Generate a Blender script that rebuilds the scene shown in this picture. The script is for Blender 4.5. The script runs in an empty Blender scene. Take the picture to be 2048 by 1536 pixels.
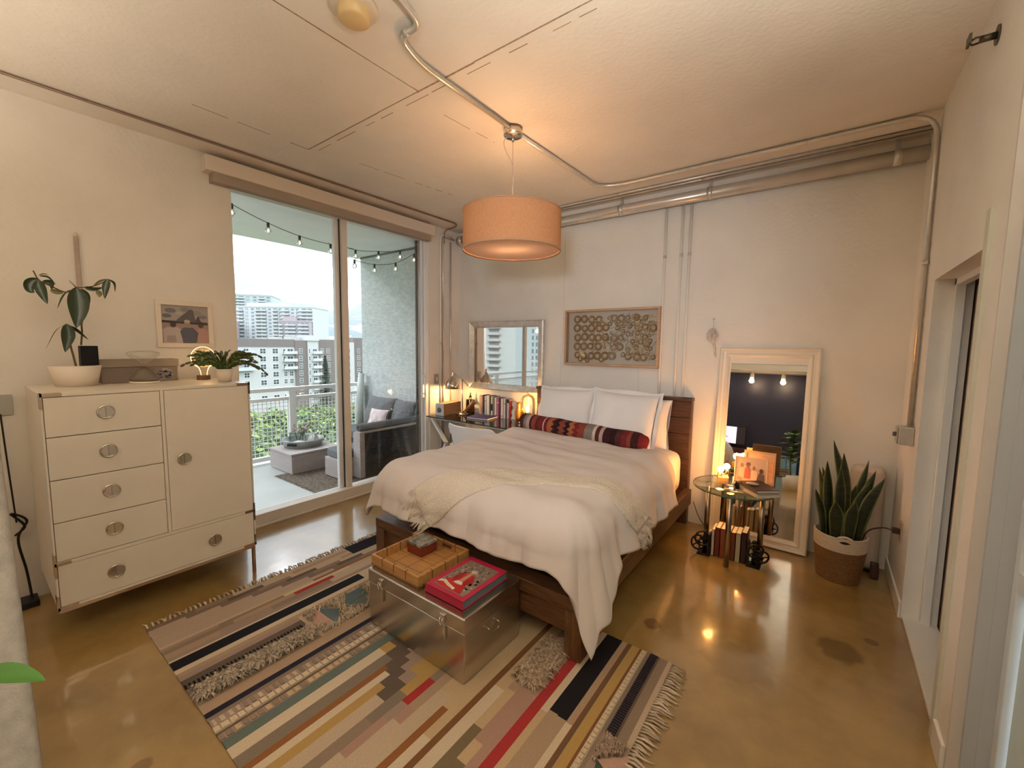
import bpy, math, random
from mathutils import Vector, Matrix, Euler
RND = random.Random(11)
sc = bpy.context.scene
COL = sc.collection
PI = math.pi
sin, cos = math.sin, math.cos

# ---------------------------------------------------------------- camera
def cam_rot(y, p, r):
    f = Vector((cos(p)*sin(y), cos(p)*cos(y), sin(p)))
    rt = Vector((cos(y), -sin(y), 0)); up = rt.cross(f)
    a = cos(r)*rt + sin(r)*up; b = -sin(r)*rt + cos(r)*up
    return Matrix((a, b, -f)).transposed()
cd = bpy.data.cameras.new('camera'); cam = bpy.data.objects.new('camera', cd); COL.objects.link(cam)
cd.sensor_width = 36.0; cd.lens = 837.3/2048*36; cd.clip_start = .05; cd.clip_end = 4000
cam.matrix_world = Matrix.Translation((0, 0, 1.58)) @ cam_rot(-.6406, -.0908, .0129).to_4x4()
sc.camera = cam

# ---------------------------------------------------------------- exposure, sky
sc.view_settings.view_transform = 'Standard'; sc.view_settings.look = 'None'
sc.view_settings.gamma = 1.0; sc.view_settings.use_curve_mapping = False
sc.view_settings.exposure = 0.60
sc.cycles.use_denoising = True
sc.cycles.max_bounces = 10; sc.cycles.diffuse_bounces = 5; sc.cycles.glossy_bounces = 5
sc.cycles.transparent_max_bounces = 16; sc.cycles.transmission_bounces = 6
sc.cycles.caustics_refractive = False; sc.cycles.caustics_reflective = False
sc.cycles.sample_clamp_indirect = 4.0
SKY = 19.0
def make_world():
    w = bpy.data.worlds.new('overcast_sky'); sc.world = w; w.use_nodes = True
    nt = w.node_tree; N = nt.nodes; L = nt.links; N.clear()
    out = N.new('ShaderNodeOutputWorld'); bg = N.new('ShaderNodeBackground'); bg.inputs[1].default_value = SKY
    tc = N.new('ShaderNodeTexCoord'); sep = N.new('ShaderNodeSeparateXYZ'); L.new(tc.outputs['Generated'], sep.inputs[0])
    mx = N.new('ShaderNodeMath'); mx.operation = 'MAXIMUM'; mx.inputs[1].default_value = 0.0; L.new(sep.outputs[2], mx.inputs[0])
    ad = N.new('ShaderNodeMath'); ad.inputs[1].default_value = .22; L.new(mx.outputs[0], ad.inputs[0])
    dv = N.new('ShaderNodeVectorMath'); dv.operation = 'DIVIDE'; cb = N.new('ShaderNodeCombineXYZ')
    for i in range(3): L.new(ad.outputs[0], cb.inputs[i])
    L.new(tc.outputs['Generated'], dv.inputs[0]); L.new(cb.outputs[0], dv.inputs[1])
    nz = N.new('ShaderNodeTexNoise'); nz.inputs['Scale'].default_value = 1.5; nz.inputs['Detail'].default_value = 7
    nz.inputs['Roughness'].default_value = .52; nz.inputs['Distortion'].default_value = .35; L.new(dv.outputs[0], nz.inputs['Vector'])
    rp = N.new('ShaderNodeValToRGB'); e = rp.color_ramp.elements
    e[0].position = .36; e[0].color = (.034, .042, .047, 1); e[1].position = .74; e[1].color = (.80, .85, .88, 1)
    x = e.new(.56); x.color = (.050, .054, .056, 1)
    L.new(nz.outputs['Fac'], rp.inputs[0])
    hz = N.new('ShaderNodeMapRange'); hz.inputs[1].default_value = 0; hz.inputs[2].default_value = .22
    hz.inputs[3].default_value = .9; hz.inputs[4].default_value = 0; L.new(mx.outputs[0], hz.inputs[0])
    mix = N.new('ShaderNodeMix'); mix.data_type = 'RGBA'; mix.inputs['B'].default_value = (.036, .047, .054, 1)
    L.new(hz.outputs[0], mix.inputs['Factor']); L.new(rp.outputs[0], mix.inputs['A'])
    # an overcast sky is brighter towards the zenith
    zb = N.new('ShaderNodeMath'); zb.operation = 'MULTIPLY_ADD'; zb.inputs[1].default_value = 2.0; zb.inputs[2].default_value = .62; L.new(mx.outputs[0], zb.inputs[0])
    vs = N.new('ShaderNodeVectorMath'); vs.operation = 'SCALE'; L.new(mix.outputs['Result'], vs.inputs[0]); L.new(zb.outputs[0], vs.inputs['Scale']); L.new(vs.outputs[0], bg.inputs[0]); L.new(bg.outputs[0], out.inputs[0])
make_world()

# ---------------------------------------------------------------- materials
MATS = {}
def M(name, col=(.8,.8,.8), rough=.5, metal=0., var=0., vscale=8., bump=0., bscale=60., stretch=None, coat=0., trans=0., emit=None, estr=0., spec=.5, col2=None, alpha=None, detail=4., sub=0.):
    """Principled material; colour varies with object-space noise, fine relief from a second noise."""
    if name in MATS: return MATS[name]
    m = bpy.data.materials.new(name); MATS[name] = m; m.use_nodes = True
    nt = m.node_tree; N = nt.nodes; L = nt.links; b = N['Principled BSDF']
    b.inputs['Base Color'].default_value = (*col, 1); b.inputs['Roughness'].default_value = rough; b.inputs['Metallic'].default_value = metal
    b.inputs['Specular IOR Level'].default_value = spec
    if coat: b.inputs['Coat Weight'].default_value = coat; b.inputs['Coat Roughness'].default_value = .08
    if trans: b.inputs['Transmission Weight'].default_value = trans
    if emit: b.inputs['Emission Color'].default_value = (*emit, 1); b.inputs['Emission Strength'].default_value = estr
    if alpha is not None: b.inputs['Alpha'].default_value = alpha
    if var or bump or col2:
        tc = N.new('ShaderNodeTexCoord'); mp = N.new('ShaderNodeMapping'); L.new(tc.outputs['Object'], mp.inputs[0])
        if stretch: mp.inputs['Scale'].default_value = stretch
    if var or col2:
        nz = N.new('ShaderNodeTexNoise'); nz.inputs['Scale'].default_value = vscale; nz.inputs['Detail'].default_value = detail
        L.new(mp.outputs[0], nz.inputs['Vector'])
        rp = N.new('ShaderNodeValToRGB'); e = rp.color_ramp.elements
        c2 = col2 if col2 else tuple(min(1, c*(1+var)) for c in col); c1 = col if col2 else tuple(c*(1-var) for c in col)
        e[0].position = .32; e[0].color = (*c1, 1); e[1].position = .68; e[1].color = (*c2, 1)
        L.new(nz.outputs['Fac'], rp.inputs[0]); L.new(rp.outputs[0], b.inputs['Base Color'])
    if bump:
        nb = N.new('ShaderNodeTexNoise'); nb.inputs['Scale'].default_value = bscale; nb.inputs['Detail'].default_value = 3
        L.new(mp.outputs[0], nb.inputs['Vector'])
        bm = N.new('ShaderNodeBump'); bm.inputs['Strength'].default_value = bump; bm.inputs['Distance'].default_value = .01
        L.new(nb.outputs['Fac'], bm.inputs['Height']); L.new(bm.outputs[0], b.inputs['Normal'])
    return m
def glass_mat(name, tint=(1,1,1), refl=1.0, rough=0.0):
    """thin pane: transparent with fresnel reflection"""
    if name in MATS: return MATS[name]
    m = bpy.data.materials.new(name); MATS[name] = m; m.use_nodes = True
    nt = m.node_tree; N = nt.nodes; L = nt.links; N.clear()
    o = N.new('ShaderNodeOutputMaterial'); t = N.new('ShaderNodeBsdfTransparent'); t.inputs[0].default_value = (*tint, 1)
    g = N.new('ShaderNodeBsdfGlossy'); g.inputs['Roughness'].default_value = rough
    fr = N.new('ShaderNodeFresnel'); fr.inputs[0].default_value = 1.5; mu = N.new('ShaderNodeMath'); mu.operation = 'MULTIPLY'; mu.inputs[1].default_value = refl
    mx = N.new('ShaderNodeMixShader'); L.new(fr.outputs[0], mu.inputs[0]); L.new(mu.outputs[0], mx.inputs[0])
    L.new(t.outputs[0], mx.inputs[1]); L.new(g.outputs[0], mx.inputs[2]); L.new(mx.outputs[0], o.inputs[0])
    return m
def cloth_translucent(name, col, tr=.5):
    if name in MATS: return MATS[name]
    m = bpy.data.materials.new(name); MATS[name] = m; m.use_nodes = True
    nt = m.node_tree; N = nt.nodes; L = nt.links; N.clear()
    o = N.new('ShaderNodeOutputMaterial'); d = N.new('ShaderNodeBsdfDiffuse'); t = N.new('ShaderNodeBsdfTranslucent'); mx = N.new('ShaderNodeMixShader')
    tc = N.new('ShaderNodeTexCoord'); nz = N.new('ShaderNodeTexNoise'); nz.inputs['Scale'].default_value = 220
    mp = N.new('ShaderNodeMapping'); mp.inputs['Scale'].default_value = (1, 1, .25); L.new(tc.outputs['Object'], mp.inputs[0]); L.new(mp.outputs[0], nz.inputs['Vector'])
    rp = N.new('ShaderNodeValToRGB'); e = rp.color_ramp.elements; e[0].color = (*[c*.88 for c in col], 1); e[1].color = (*col, 1); e[0].position = .4; e[1].position = .6
    L.new(nz.outputs['Fac'], rp.inputs[0]); L.new(rp.outputs[0], d.inputs[0]); L.new(rp.outputs[0], t.inputs[0])
    mx.inputs[0].default_value = tr; L.new(d.outputs[0], mx.inputs[1]); L.new(t.outputs[0], mx.inputs[2]); L.new(mx.outputs[0], o.inputs[0])
    return m
def attr_mat(name, rough=.9, bump=.3, bscale=300., stretch=(1,1,1), var=.12, vscale=120.):
    """colour per face comes from the mesh's colour attribute (woven or printed colours)"""
    if name in MATS: return MATS[name]
    m = bpy.data.materials.new(name); MATS[name] = m; m.use_nodes = True
    nt = m.node_tree; N = nt.nodes; L = nt.links; b = N['Principled BSDF']; b.inputs['Roughness'].default_value = rough
    b.inputs['Specular IOR Level'].default_value = .2
    a = N.new('ShaderNodeVertexColor'); a.layer_name = 'Col'
    tc = N.new('ShaderNodeTexCoord'); mp = N.new('ShaderNodeMapping'); mp.inputs['Scale'].default_value = stretch; L.new(tc.outputs['Object'], mp.inputs[0])
    nz = N.new('ShaderNodeTexNoise'); nz.inputs['Scale'].default_value = vscale; nz.inputs['Detail'].default_value = 3; L.new(mp.outputs[0], nz.inputs['Vector'])
    mr = N.new('ShaderNodeMapRange'); mr.inputs[1].default_value = .3; mr.inputs[2].default_value = .7; mr.inputs[3].default_value = 1-var; mr.inputs[4].default_value = 1+var; L.new(nz.outputs['Fac'], mr.inputs[0])
    mu = N.new('ShaderNodeVectorMath'); mu.operation = 'SCALE'; L.new(a.outputs[0], mu.inputs[0]); L.new(mr.outputs[0], mu.inputs['Scale'])
    L.new(mu.outputs[0], b.inputs['Base Color'])
    if bump:
        nb = N.new('ShaderNodeTexNoise'); nb.inputs['Scale'].default_value = bscale; L.new(mp.outputs[0], nb.inputs['Vector'])
        bm = N.new('ShaderNodeBump'); bm.inputs['Strength'].default_value = bump; bm.inputs['Distance'].default_value = .004
        L.new(nb.outputs['Fac'], bm.inputs['Height']); L.new(bm.outputs[0], b.inputs['Normal'])
    return m

# ---------------------------------------------------------------- mesh builder
def wloc(o):
    v = Vector((0, 0, 0))
    while o is not None: v = v + o.location; o = o.parent
    return v
class MB:
    def __init__(s): s.v = []; s.f = []; s.sm = []; s.mi = []; s.c = []
    def add(s, vs, fs, smooth=False, m=0, c=None):
        b = len(s.v); s.v += [Vector(p) for p in vs]
        for f in fs: s.f.append([b+i for i in f]); s.sm.append(smooth); s.mi.append(m); s.c.append(c)
        return b
    def box(s, x0, x1, y0, y1, z0, z1, m=0, c=None):
        return s.add([(x0,y0,z0),(x1,y0,z0),(x1,y1,z0),(x0,y1,z0),(x0,y0,z1),(x1,y0,z1),(x1,y1,z1),(x0,y1,z1)],
              [(0,3,2,1),(4,5,6,7),(0,1,5,4),(1,2,6,5),(2,3,7,6),(3,0,4,7)], False, m, c)
    def obox(s, ctr, half, rot, m=0, c=None):
        b = s.box(-half[0], half[0], -half[1], half[1], -half[2], half[2], m, c)
        s.xf(Matrix.Translation(ctr) @ rot.to_4x4(), b); return b
    def bar(s, p0, p1, w, h=None, m=0, c=None):
        p0, p1 = Vector(p0), Vector(p1); d = (p1-p0); l = d.length; h = h or w
        return s.obox((p0+p1)/2, (w/2, h/2, l/2), d.to_track_quat('Z', 'Y').to_matrix(), m, c)
    def xf(s, mat, start=0):
        for i in range(start, len(s.v)): s.v[i] = mat @ s.v[i]
        return s
    def tube(s, pts, r, n=8, caps=True, m=0, c=None, smooth=True):
        pts = [Vector(p) for p in pts]; k = len(pts); rs = r if isinstance(r, (list, tuple)) else [r]*k
        ring = []; prev = None
        for i, p in enumerate(pts):
            t = (pts[min(i+1, k-1)] - pts[max(i-1, 0)])
            if t.length < 1e-9: t = Vector((0, 0, 1))
            t.normalize()
            if prev is None:
                a = Vector((0, 0, 1)) if abs(t.z) < .9 else Vector((1, 0, 0)); u = t.cross(a).normalized()
            else:
                u = (prev - t*prev.dot(t)); u = u.normalized() if u.length > 1e-6 else t.orthogonal().normalized()
            prev = u; w = t.cross(u)
            ring += [p + rs[i]*(cos(2*PI*j/n)*u + sin(2*PI*j/n)*w) for j in range(n)]
        fs = [(i*n+j, i*n+(j+1) % n, (i+1)*n+(j+1) % n, (i+1)*n+j) for i in range(k-1) for j in range(n)]
        b = s.add(ring, fs, smooth, m, c)
        if caps:
            s.f.append([b+j for j in range(n)][::-1]); s.f.append([b+(k-1)*n+j for j in range(n)])
            s.sm += [False]*2; s.mi += [m]*2; s.c += [c]*2
        return b
    def cyl(s, p0, p1, r0, r1=None, n=20, caps=True, m=0, c=None):
        return s.tube([p0, p1], [r0, r0 if r1 is None else r1], n, caps, m, c)
    def lathe(s, prof, ctr, n=32, m=0, c=None, smooth=True, close=False):
        vs = []; k = len(prof)
        for r, z in prof:
            for j in range(n): a = 2*PI*j/n; vs.append((ctr[0]+r*cos(a), ctr[1]+r*sin(a), ctr[2]+z))
        fs = [(i*n+j, i*n+(j+1) % n, (i+1)*n+(j+1) % n, (i+1)*n+j) for i in range(k-1) for j in range(n)]
        if close: fs += [((k-1)*n+j, (k-1)*n+(j+1) % n, (j+1) % n, j) for j in range(n)]
        return s.add(vs, fs, smooth, m, c)
    def grid(s, nu, nv, fn, cu=False, cv=False, m=0, c=None, smooth=True):
        vs = [fn(i/(nu if cu else nu-1), j/(nv if cv else nv-1)) for i in range(nu) for j in range(nv)]
        fs = [(i*nv+j, ((i+1) % nu)*nv+j, ((i+1) % nu)*nv+(j+1) % nv, i*nv+(j+1) % nv)
              for i in range(nu if cu else nu-1) for j in range(nv if cv else nv-1)]
        return s.add(vs, fs, smooth, m, c)
    def ball(s, ctr, r, nu=12, nv=16, m=0, c=None):
        rx, ry, rz = r if isinstance(r, (tuple, list)) else (r, r, r)
        return s.grid(nu, nv, lambda u, v: (ctr[0]+rx*sin(PI*u)*cos(2*PI*v), ctr[1]+ry*sin(PI*u)*sin(2*PI*v), ctr[2]+rz*cos(PI*(1-u))), cv=True, m=m, c=c)
    def poly(s, pts, m=0, c=None): return s.add(pts, [list(range(len(pts)))], False, m, c)
    def ext(s, pts, off, m=0, c=None):
        """prism: polygon pts pushed along vector off"""
        n = len(pts); off = Vector(off); a = [Vector(p) for p in pts]; q = a + [p+off for p in a]
        return s.add(q, [list(range(n))[::-1], list(range(n, 2*n))] + [(i, (i+1) % n, n+(i+1) % n, n+i) for i in range(n)], False, m, c)
    def mesh(s, name, mats, org):
        me = bpy.data.meshes.new(name)
        me.from_pydata([p-org for p in s.v], [], s.f)
        for m in (mats if isinstance(mats, (list, tuple)) else [mats]): me.materials.append(m)
        me.polygons.foreach_set('use_smooth', s.sm); me.polygons.foreach_set('material_index', s.mi)
        if any(c is not None for c in s.c):
            a = me.color_attributes.new('Col', 'FLOAT_COLOR', 'CORNER'); k = 0; buf = []
            for p, c in zip(s.f, s.c): buf += list((*(c or (.5,.5,.5)), 1))*len(p)
            a.data.foreach_set('color', buf)
        me.validate(); me.update(); return me
    def build(s, name, mats, parent=None, loc=None, bevel=0., seg=2, solid=0., subd=0, stuff=False, label=None, autosm=False):
        if loc is None:
            if parent is not None: org = wloc(parent)
            else:
                lo = [min(p[i] for p in s.v) for i in range(3)]; hi = [max(p[i] for p in s.v) for i in range(3)]
                org = Vector(((lo[0]+hi[0])/2, (lo[1]+hi[1])/2, lo[2]))
        else: org = Vector(loc)
        o = bpy.data.objects.new(name, s.mesh(name, mats, org)); COL.objects.link(o)
        if parent is not None: o.parent = parent; o.location = org - wloc(parent)
        else: o.location = org
        if solid: md = o.modifiers.new('solid', 'SOLIDIFY'); md.thickness = solid; md.offset = 0
        if subd: md = o.modifiers.new('sub', 'SUBSURF'); md.levels = subd; md.render_levels = subd
        if bevel:
            md = o.modifiers.new('bevel', 'BEVEL'); md.width = bevel; md.segments = seg; md.limit_method = 'ANGLE'; md.angle_limit = .6
            o.data.polygons.foreach_set('use_smooth', [True]*len(o.data.polygons)); md.harden_normals = True
        if stuff: o['kind'] = 'stuff'
        if label: o['label'] = label
        return o
def tag(o, label, cat, group=None, kind=None):
    o['label'] = label; o['category'] = cat
    if group: o['group'] = group
    if kind: o['kind'] = kind
    return o
def thing(name, label, cat, loc, group=None):
    o = bpy.data.objects.new(name, None); COL.objects.link(o); o.location = loc; o.empty_display_size = .1
    return tag(o, label, cat, group)
def struct_root(name, loc):
    o = bpy.data.objects.new(name, None); COL.objects.link(o); o.location = loc; o['kind'] = 'structure'; return o
def struct(mb, name, mats, parent=None, **k):
    o = mb.build(name, mats, parent, **k)
    if parent is None: o['kind'] = 'structure'
    return o
def kids(o): return [c for c in bpy.data.objects if c.parent is o]
def dup(root, loc=None, label=None, group=None, rz=0):
    tree = {}
    for o in bpy.data.objects:
        if o.parent: tree.setdefault(o.parent.name, []).append(o)
    def cp(o, par):
        c = o.copy(); COL.objects.link(c)
        if par is not None: c.parent = par
        for ch in tree.get(o.name, []): cp(ch, c)
        return c
    r = cp(root, None)
    if loc: r.location = loc
    r.rotation_euler.z += rz
    if label: r['label'] = label
    if group: r['group'] = group
    return r
def bez(pts, n=10, r=.15):
    """polyline with rounded corners of radius about r"""
    P = [Vector(p) for p in pts]; out = [P[0]]
    for i in range(1, len(P)-1):
        a, b, c = P[i-1], P[i], P[i+1]; k = min(r, (a-b).length*.49, (c-b).length*.49)
        p, q = b+(a-b).normalized()*k, b+(c-b).normalized()*k
        out += [(1-t)**2*p + 2*t*(1-t)*b + t*t*q for t in [j/n for j in range(n+1)]]
    return out + [P[-1]]
def spline(pts, n=8):
    """Catmull-Rom through pts"""
    P = [Vector(p) for p in pts]; P = [2*P[0]-P[1]] + P + [2*P[-1]-P[-2]]; out = []
    for i in range(1, len(P)-2):
        for j in range(n):
            t = j/n; a, b, c, d = P[i-1:i+3]
            out.append(.5*((2*b) + (c-a)*t + (2*a-5*b+4*c-d)*t*t + (3*b-a-3*c+d)*t**3))
    return out + [P[-2]]
def hsh(i, j=0):
    x = sin(i*127.1+j*311.7)*43758.5453; return x-math.floor(x)
def vnoise(x, y):
    i, j = math.floor(x), math.floor(y); fx, fy = x-i, y-j; fx = fx*fx*(3-2*fx); fy = fy*fy*(3-2*fy)
    return (hsh(i,j)*(1-fx)+hsh(i+1,j)*fx)*(1-fy) + (hsh(i,j+1)*(1-fx)+hsh(i+1,j+1)*fx)*fy
def lamp(name, loc, power, col, r=.03, kind='POINT', **k):
    l = bpy.data.lights.new(name, kind); l.energy = power; l.color = col
    if kind == 'POINT' or kind == 'SPOT': l.shadow_soft_size = r
    for a, v in k.items(): setattr(l, a, v)
    o = bpy.data.objects.new(name, l); COL.objects.link(o); o.location = loc; return o
WARM = (1.0, .62, .30)
# ---------------------------------------------------------------- strengths of the room's own lamps and of the added fill lights
PENDANT_W = 10.6; SPOT_W = 9; LEAN = .085
# fill globes and a dome spot added out of view (position, power, colour)
GLOBES = (((-2.75,-.75,2.52), 8, (1.0,.76,.50), 'warm glass globe pendant nearest the window side of the living area'),
          ((-.55,-.45,2.50), 6, (1.0,.78,.56), 'warm glass globe pendant near the door wall of the living area'))
# two added, unseen uplighters bouncing fill off the ceiling (position, power, colour)
UPLIGHTS = (((.36,.28,1.80), 215, (1.0,.94,.79), 'brass torchiere uplighter beside the door wall of the living area'),
            ((-2.6,-.75,1.80), 50, (1.0,.88,.70), 'brass torchiere uplighter beside the second sliding door'))
DOME_W = 150; DOME_COL = (.92, 1.0, 1.12)
STRING_PTS = ([(-4.302,1.578,2.80), (-4.465,1.95,2.75), (-4.583,2.315,2.72), (-4.665,2.713,2.72)],
  [(-4.674,3.041,2.72), (-4.506,3.249,2.72), (-4.37,3.469,2.75)], [(-4.959,3.209,2.66), (-4.63,3.276,2.58), (-4.409,3.429,2.60), (-4.171,3.526,2.70)])
# ================================================================ room shell
X0, Y0, H, XR = -3.80, 3.95, 2.98, .455
def wall_paint(name, col, bstr=.25):
    return M(name, col, .62, var=.045, vscale=2.2, bump=bstr, bscale=38, spec=.35, detail=6)
mw = wall_paint('painted_concrete_wall', (.78,.75,.70))
mc = wall_paint('painted_concrete_ceiling', (.75,.70,.635), .2)
mtrim = M('white_gloss_trim', (.80,.78,.73), .35, var=.02)
def floor_mat():
    m = bpy.data.materials.new('polished_concrete'); m.use_nodes = True; nt = m.node_tree; N = nt.nodes; L = nt.links; b = N['Principled BSDF']
    g = N.new('ShaderNodeNewGeometry'); nz = N.new('ShaderNodeTexNoise'); nz.inputs['Scale'].default_value = 1.3; nz.inputs['Detail'].default_value = 8; nz.inputs['Roughness'].default_value = .62
    L.new(g.outputs['Position'], nz.inputs['Vector'])
    rp = N.new('ShaderNodeValToRGB'); e = rp.color_ramp.elements
    e[0].position = .3; e[0].color = (.21,.125,.042,1); e[1].position = .72; e[1].color = (.40,.255,.09,1); q = e.new(.5); q.color = (.30,.187,.062,1)
    L.new(nz.outputs['Fac'], rp.inputs[0]); last = rp.outputs[0]
    for (x, y, r, k) in ((-.70,2.315,.05,.75), (.16,2.71,.10,.5), (-.25,2.28,.16,.22), (.3,2.9,.03,.6), (-1.95,.33,.035,.5), (-1.5,.38,.03,.4)):   # old stains in the slab
        vd = N.new('ShaderNodeVectorMath'); vd.operation = 'DISTANCE'; vd.inputs[1].default_value = (x, y, 0); L.new(g.outputs['Position'], vd.inputs[0])
        n2 = N.new('ShaderNodeTexNoise'); n2.inputs['Scale'].default_value = 14; L.new(g.outputs['Position'], n2.inputs['Vector'])
        ma = N.new('ShaderNodeMath'); ma.operation = 'MULTIPLY_ADD'; ma.inputs[1].default_value = r*.9; L.new(n2.outputs['Fac'], ma.inputs[0]); L.new(vd.outputs['Value'], ma.inputs[2])
        mr = N.new('ShaderNodeMapRange'); mr.inputs[1].default_value = r*1.25; mr.inputs[2].default_value = r*1.55; mr.inputs[3].default_value = k; mr.inputs[4].default_value = 0; L.new(ma.outputs[0], mr.inputs[0])
        mx = N.new('ShaderNodeMix'); mx.data_type = 'RGBA'; mx.inputs['B'].default_value = (.10,.045,.02,1); L.new(mr.outputs[0], mx.inputs['Factor']); L.new(last, mx.inputs['A']); last = mx.outputs['Result']
    L.new(last, b.inputs['Base Color'])
    b.inputs['Roughness'].default_value = .22; b.inputs['Specular IOR Level'].default_value = .6; b.inputs['Coat Weight'].default_value = .8; b.inputs['Coat Roughness'].default_value = .07
    n3 = N.new('ShaderNodeTexNoise'); n3.inputs['Scale'].default_value = 5; n3.inputs['Detail'].default_value = 6; L.new(g.outputs['Position'], n3.inputs['Vector'])
    bp = N.new('ShaderNodeBump'); bp.inputs['Strength'].default_value = .05; bp.inputs['Distance'].default_value = .02; L.new(n3.outputs['Fac'], bp.inputs['Height']); L.new(bp.outputs[0], b.inputs['Normal']); L.new(bp.outputs[0], b.inputs['Coat Normal'])
    return m
YF = -3.4
b = MB(); b.box(-3.95, .62, YF-.15, 4.1, -.2, 0); struct(b, 'floor', floor_mat())
b = MB(); b.box(-3.95, .75, YF-.15, 4.1, H, H+.15); ceil = struct(b, 'ceiling', mc)
# left wall with the sliding door opening (and a second opening further towards the camera side)
WY0, WY1, WZ = 1.386, 3.44, 2.80
b = MB()
for (y0, y1, z0, z1) in ((YF, -2.4, 0, H), (-.8, WY0, 0, H), (WY1, 4.1, 0, H), (-2.4, -.8, 2.80, H), (WY0, WY1, WZ, H)):
    b.box(-3.95, X0, y0, y1, z0, z1)
struct(b, 'wall_left', mw)
b = MB(); b.box(-3.95, .75, Y0, 4.1, 0, H); struct(b, 'wall_back', mw)
DY0, DY1, DZ = 2.33, 3.27, 1.97
b = MB()
b.box(XR, .61, DY1, Y0, 0, H); b.box(XR, .61, DY0, DY1, DZ, H); b.box(XR, .61, 2.13, DY0, 0, H)
b.box(.565, .70, YF, 1.1, 0, H); b.box(.565, .70, 1.1, 2.13, 2.25, H)
struct(b, 'wall_right', mw)
mnavy = M('navy_wall_paint', (.006,.009,.036), .45, var=.1, vscale=3)
b = MB(); b.box(-3.95, .75, YF-.15, YF, 0, H); struct(b, 'wall_front', mnavy)
b = MB(); b.box(X0, .565, YF, -2.75, 2.26, H); struct(b, 'beam_front', M('bulkhead_paint', (.30,.27,.24), .6, var=.03))
b = MB(); b.box(X0, .565, -2.76, -2.70, 2.26, 2.38); struct(b, 'trim_1', mtrim)
# pour joints in the ceiling: narrow ridges left by the formwork
mseam = M('joint_line', (.30,.22,.16), .8, var=.3, vscale=40)
def seam(p, q, w=.005, dash=0):
    p, q = Vector((*p, H)), Vector((*q, H)); L = (q-p).length; d = (q-p).normalized(); t = 0; bb = MB()
    while t < L:
        l = (RND.uniform(.05,.22) if dash else RND.uniform(.2,.4)); g = RND.uniform(.03,.14) if dash else 0
        a, c = p+d*t, p+d*min(L, t+l); n = Vector((-d.y, d.x, 0))*w*.5*RND.uniform(.6,1.3); j = Vector((-d.y, d.x, 0))*RND.uniform(-.002,.002)
        bb.ext([a-n+j, c-n+j, c+n+j, a+n+j], (0,0,-.0015)); t += l+g
    bb.build('joint_line', mseam, ceil)
seam((-3.10,1.65), (-.15,1.65), .007); seam((-3.05,1.70), (-.6,1.70), .004, 1)
seam((-1.91,.55), (-1.905,1.65), .005); seam((-1.96,1.9), (-1.93,2.35), .003, 1)
seam((-3.10,1.65), (-3.10,.95), .004, 1); seam((-.62,1.75), (-.30,1.75), .003, 1); seam((-.66,1.3), (-.63,1.8), .003, 1); seam((-3.0,2.0), (-2.9,2.9), .003, 1)
# board marks on the back wall
mridge = M('wall_ridge', (.70,.67,.62), .6)
wallb = bpy.data.objects['wall_back']
for x, z0, z1 in ((-2.27,1.5,2.7), (-2.29,1.15,1.5), (-1.43,1.16,1.39)):
    bb = MB(); bb.box(x-.004, x+.004, Y0-.002, Y0+.01, z0, z1); bb.build('form_ridge', mridge, wallb, bevel=.001)
# ---------------------------------------------------------------- sliding door
mfr = M('painted_window_frame', (.74,.69,.64), .45, var=.03); mal = M('white_aluminium_frame', (.88,.88,.88), .35, metal=.15); mdk = M('black_gasket', (.02,.02,.022), .5)
pane = glass_mat('clear_pane', (.985,.985,.985), .55)
win = struct_root('window_1', (-3.87, 2.4, 0))
b = MB(); b.box(-3.93, -3.79, WY0, WY1, 0, .115); b.box(-3.90,-3.785, WY0, WY1, 0, .02); b.build('sill', mfr, win, bevel=.004)
b = MB(); b.box(-3.93, -3.80, WY0, WY1, 2.785, WZ); b.build('head_frame', mfr, win)
b = MB(); b.box(-3.93, -3.84, WY0, WY0+.02, .115, 2.785); b.build('side_frame', mal, win)
b = MB()
for k in range(3): b.box(-3.925+.04*k, -3.895+.04*k, 3.335+.026*k, WY1, .115, 2.785)
b.build('side_frame', mal, win, bevel=.003)
b = MB(); b.box(-3.91, -3.905+.02, 3.318, 3.335, .115, 2.785); b.build('gasket', mdk, win)
b = MB(); b.box(-3.868, -3.835, 2.345, 2.405, .115, 2.785); b.build('mullion', mfr, win, bevel=.003)
b = MB(); b.box(-3.925, -3.88, 2.295, 2.345, .115, 2.785); b.build('stile', mal, win, bevel=.003)
b = MB(); b.box(-3.872, -3.866, 2.335, 2.35, .115, 2.785); b.build('gasket', mdk, win)
b = MB(); b.box(-3.905, -3.900, WY0+.02, 2.30, .115, 2.785); b.build('pane', pane, win)
b = MB(); b.box(-3.855, -3.850, 2.40, 3.335, .115, 2.785); b.build('pane', pane, win)
b = MB(); b.box(-3.85, -3.825, 3.35, 3.38, .95, 1.22); b.cyl((-3.84,3.365,1.0), (-3.80,3.365,1.0), .008); b.cyl((-3.84,3.365,1.17), (-3.80,3.365,1.17), .008); b.cyl((-3.80,3.365,.97), (-3.80,3.365,1.2), .010); b.build('handle', mal, win)
w2 = struct_root('window_2', (-3.87, -1.9, 0))
b = MB(); b.box(-3.93, -3.80, -2.4, -.8, 0, .1); b.box(-3.93, -3.83, -1.63, -1.57, .1, 2.8); b.box(-3.93,-3.83,-2.4,-2.35,.1,2.8); b.box(-3.93,-3.83,-.85,-.8,.1,2.8); b.build('frame', mfr, w2)
b = MB(); b.box(-3.905, -3.90, -2.35, -.85, .1, 2.8); b.build('pane', pane, w2)
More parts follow.
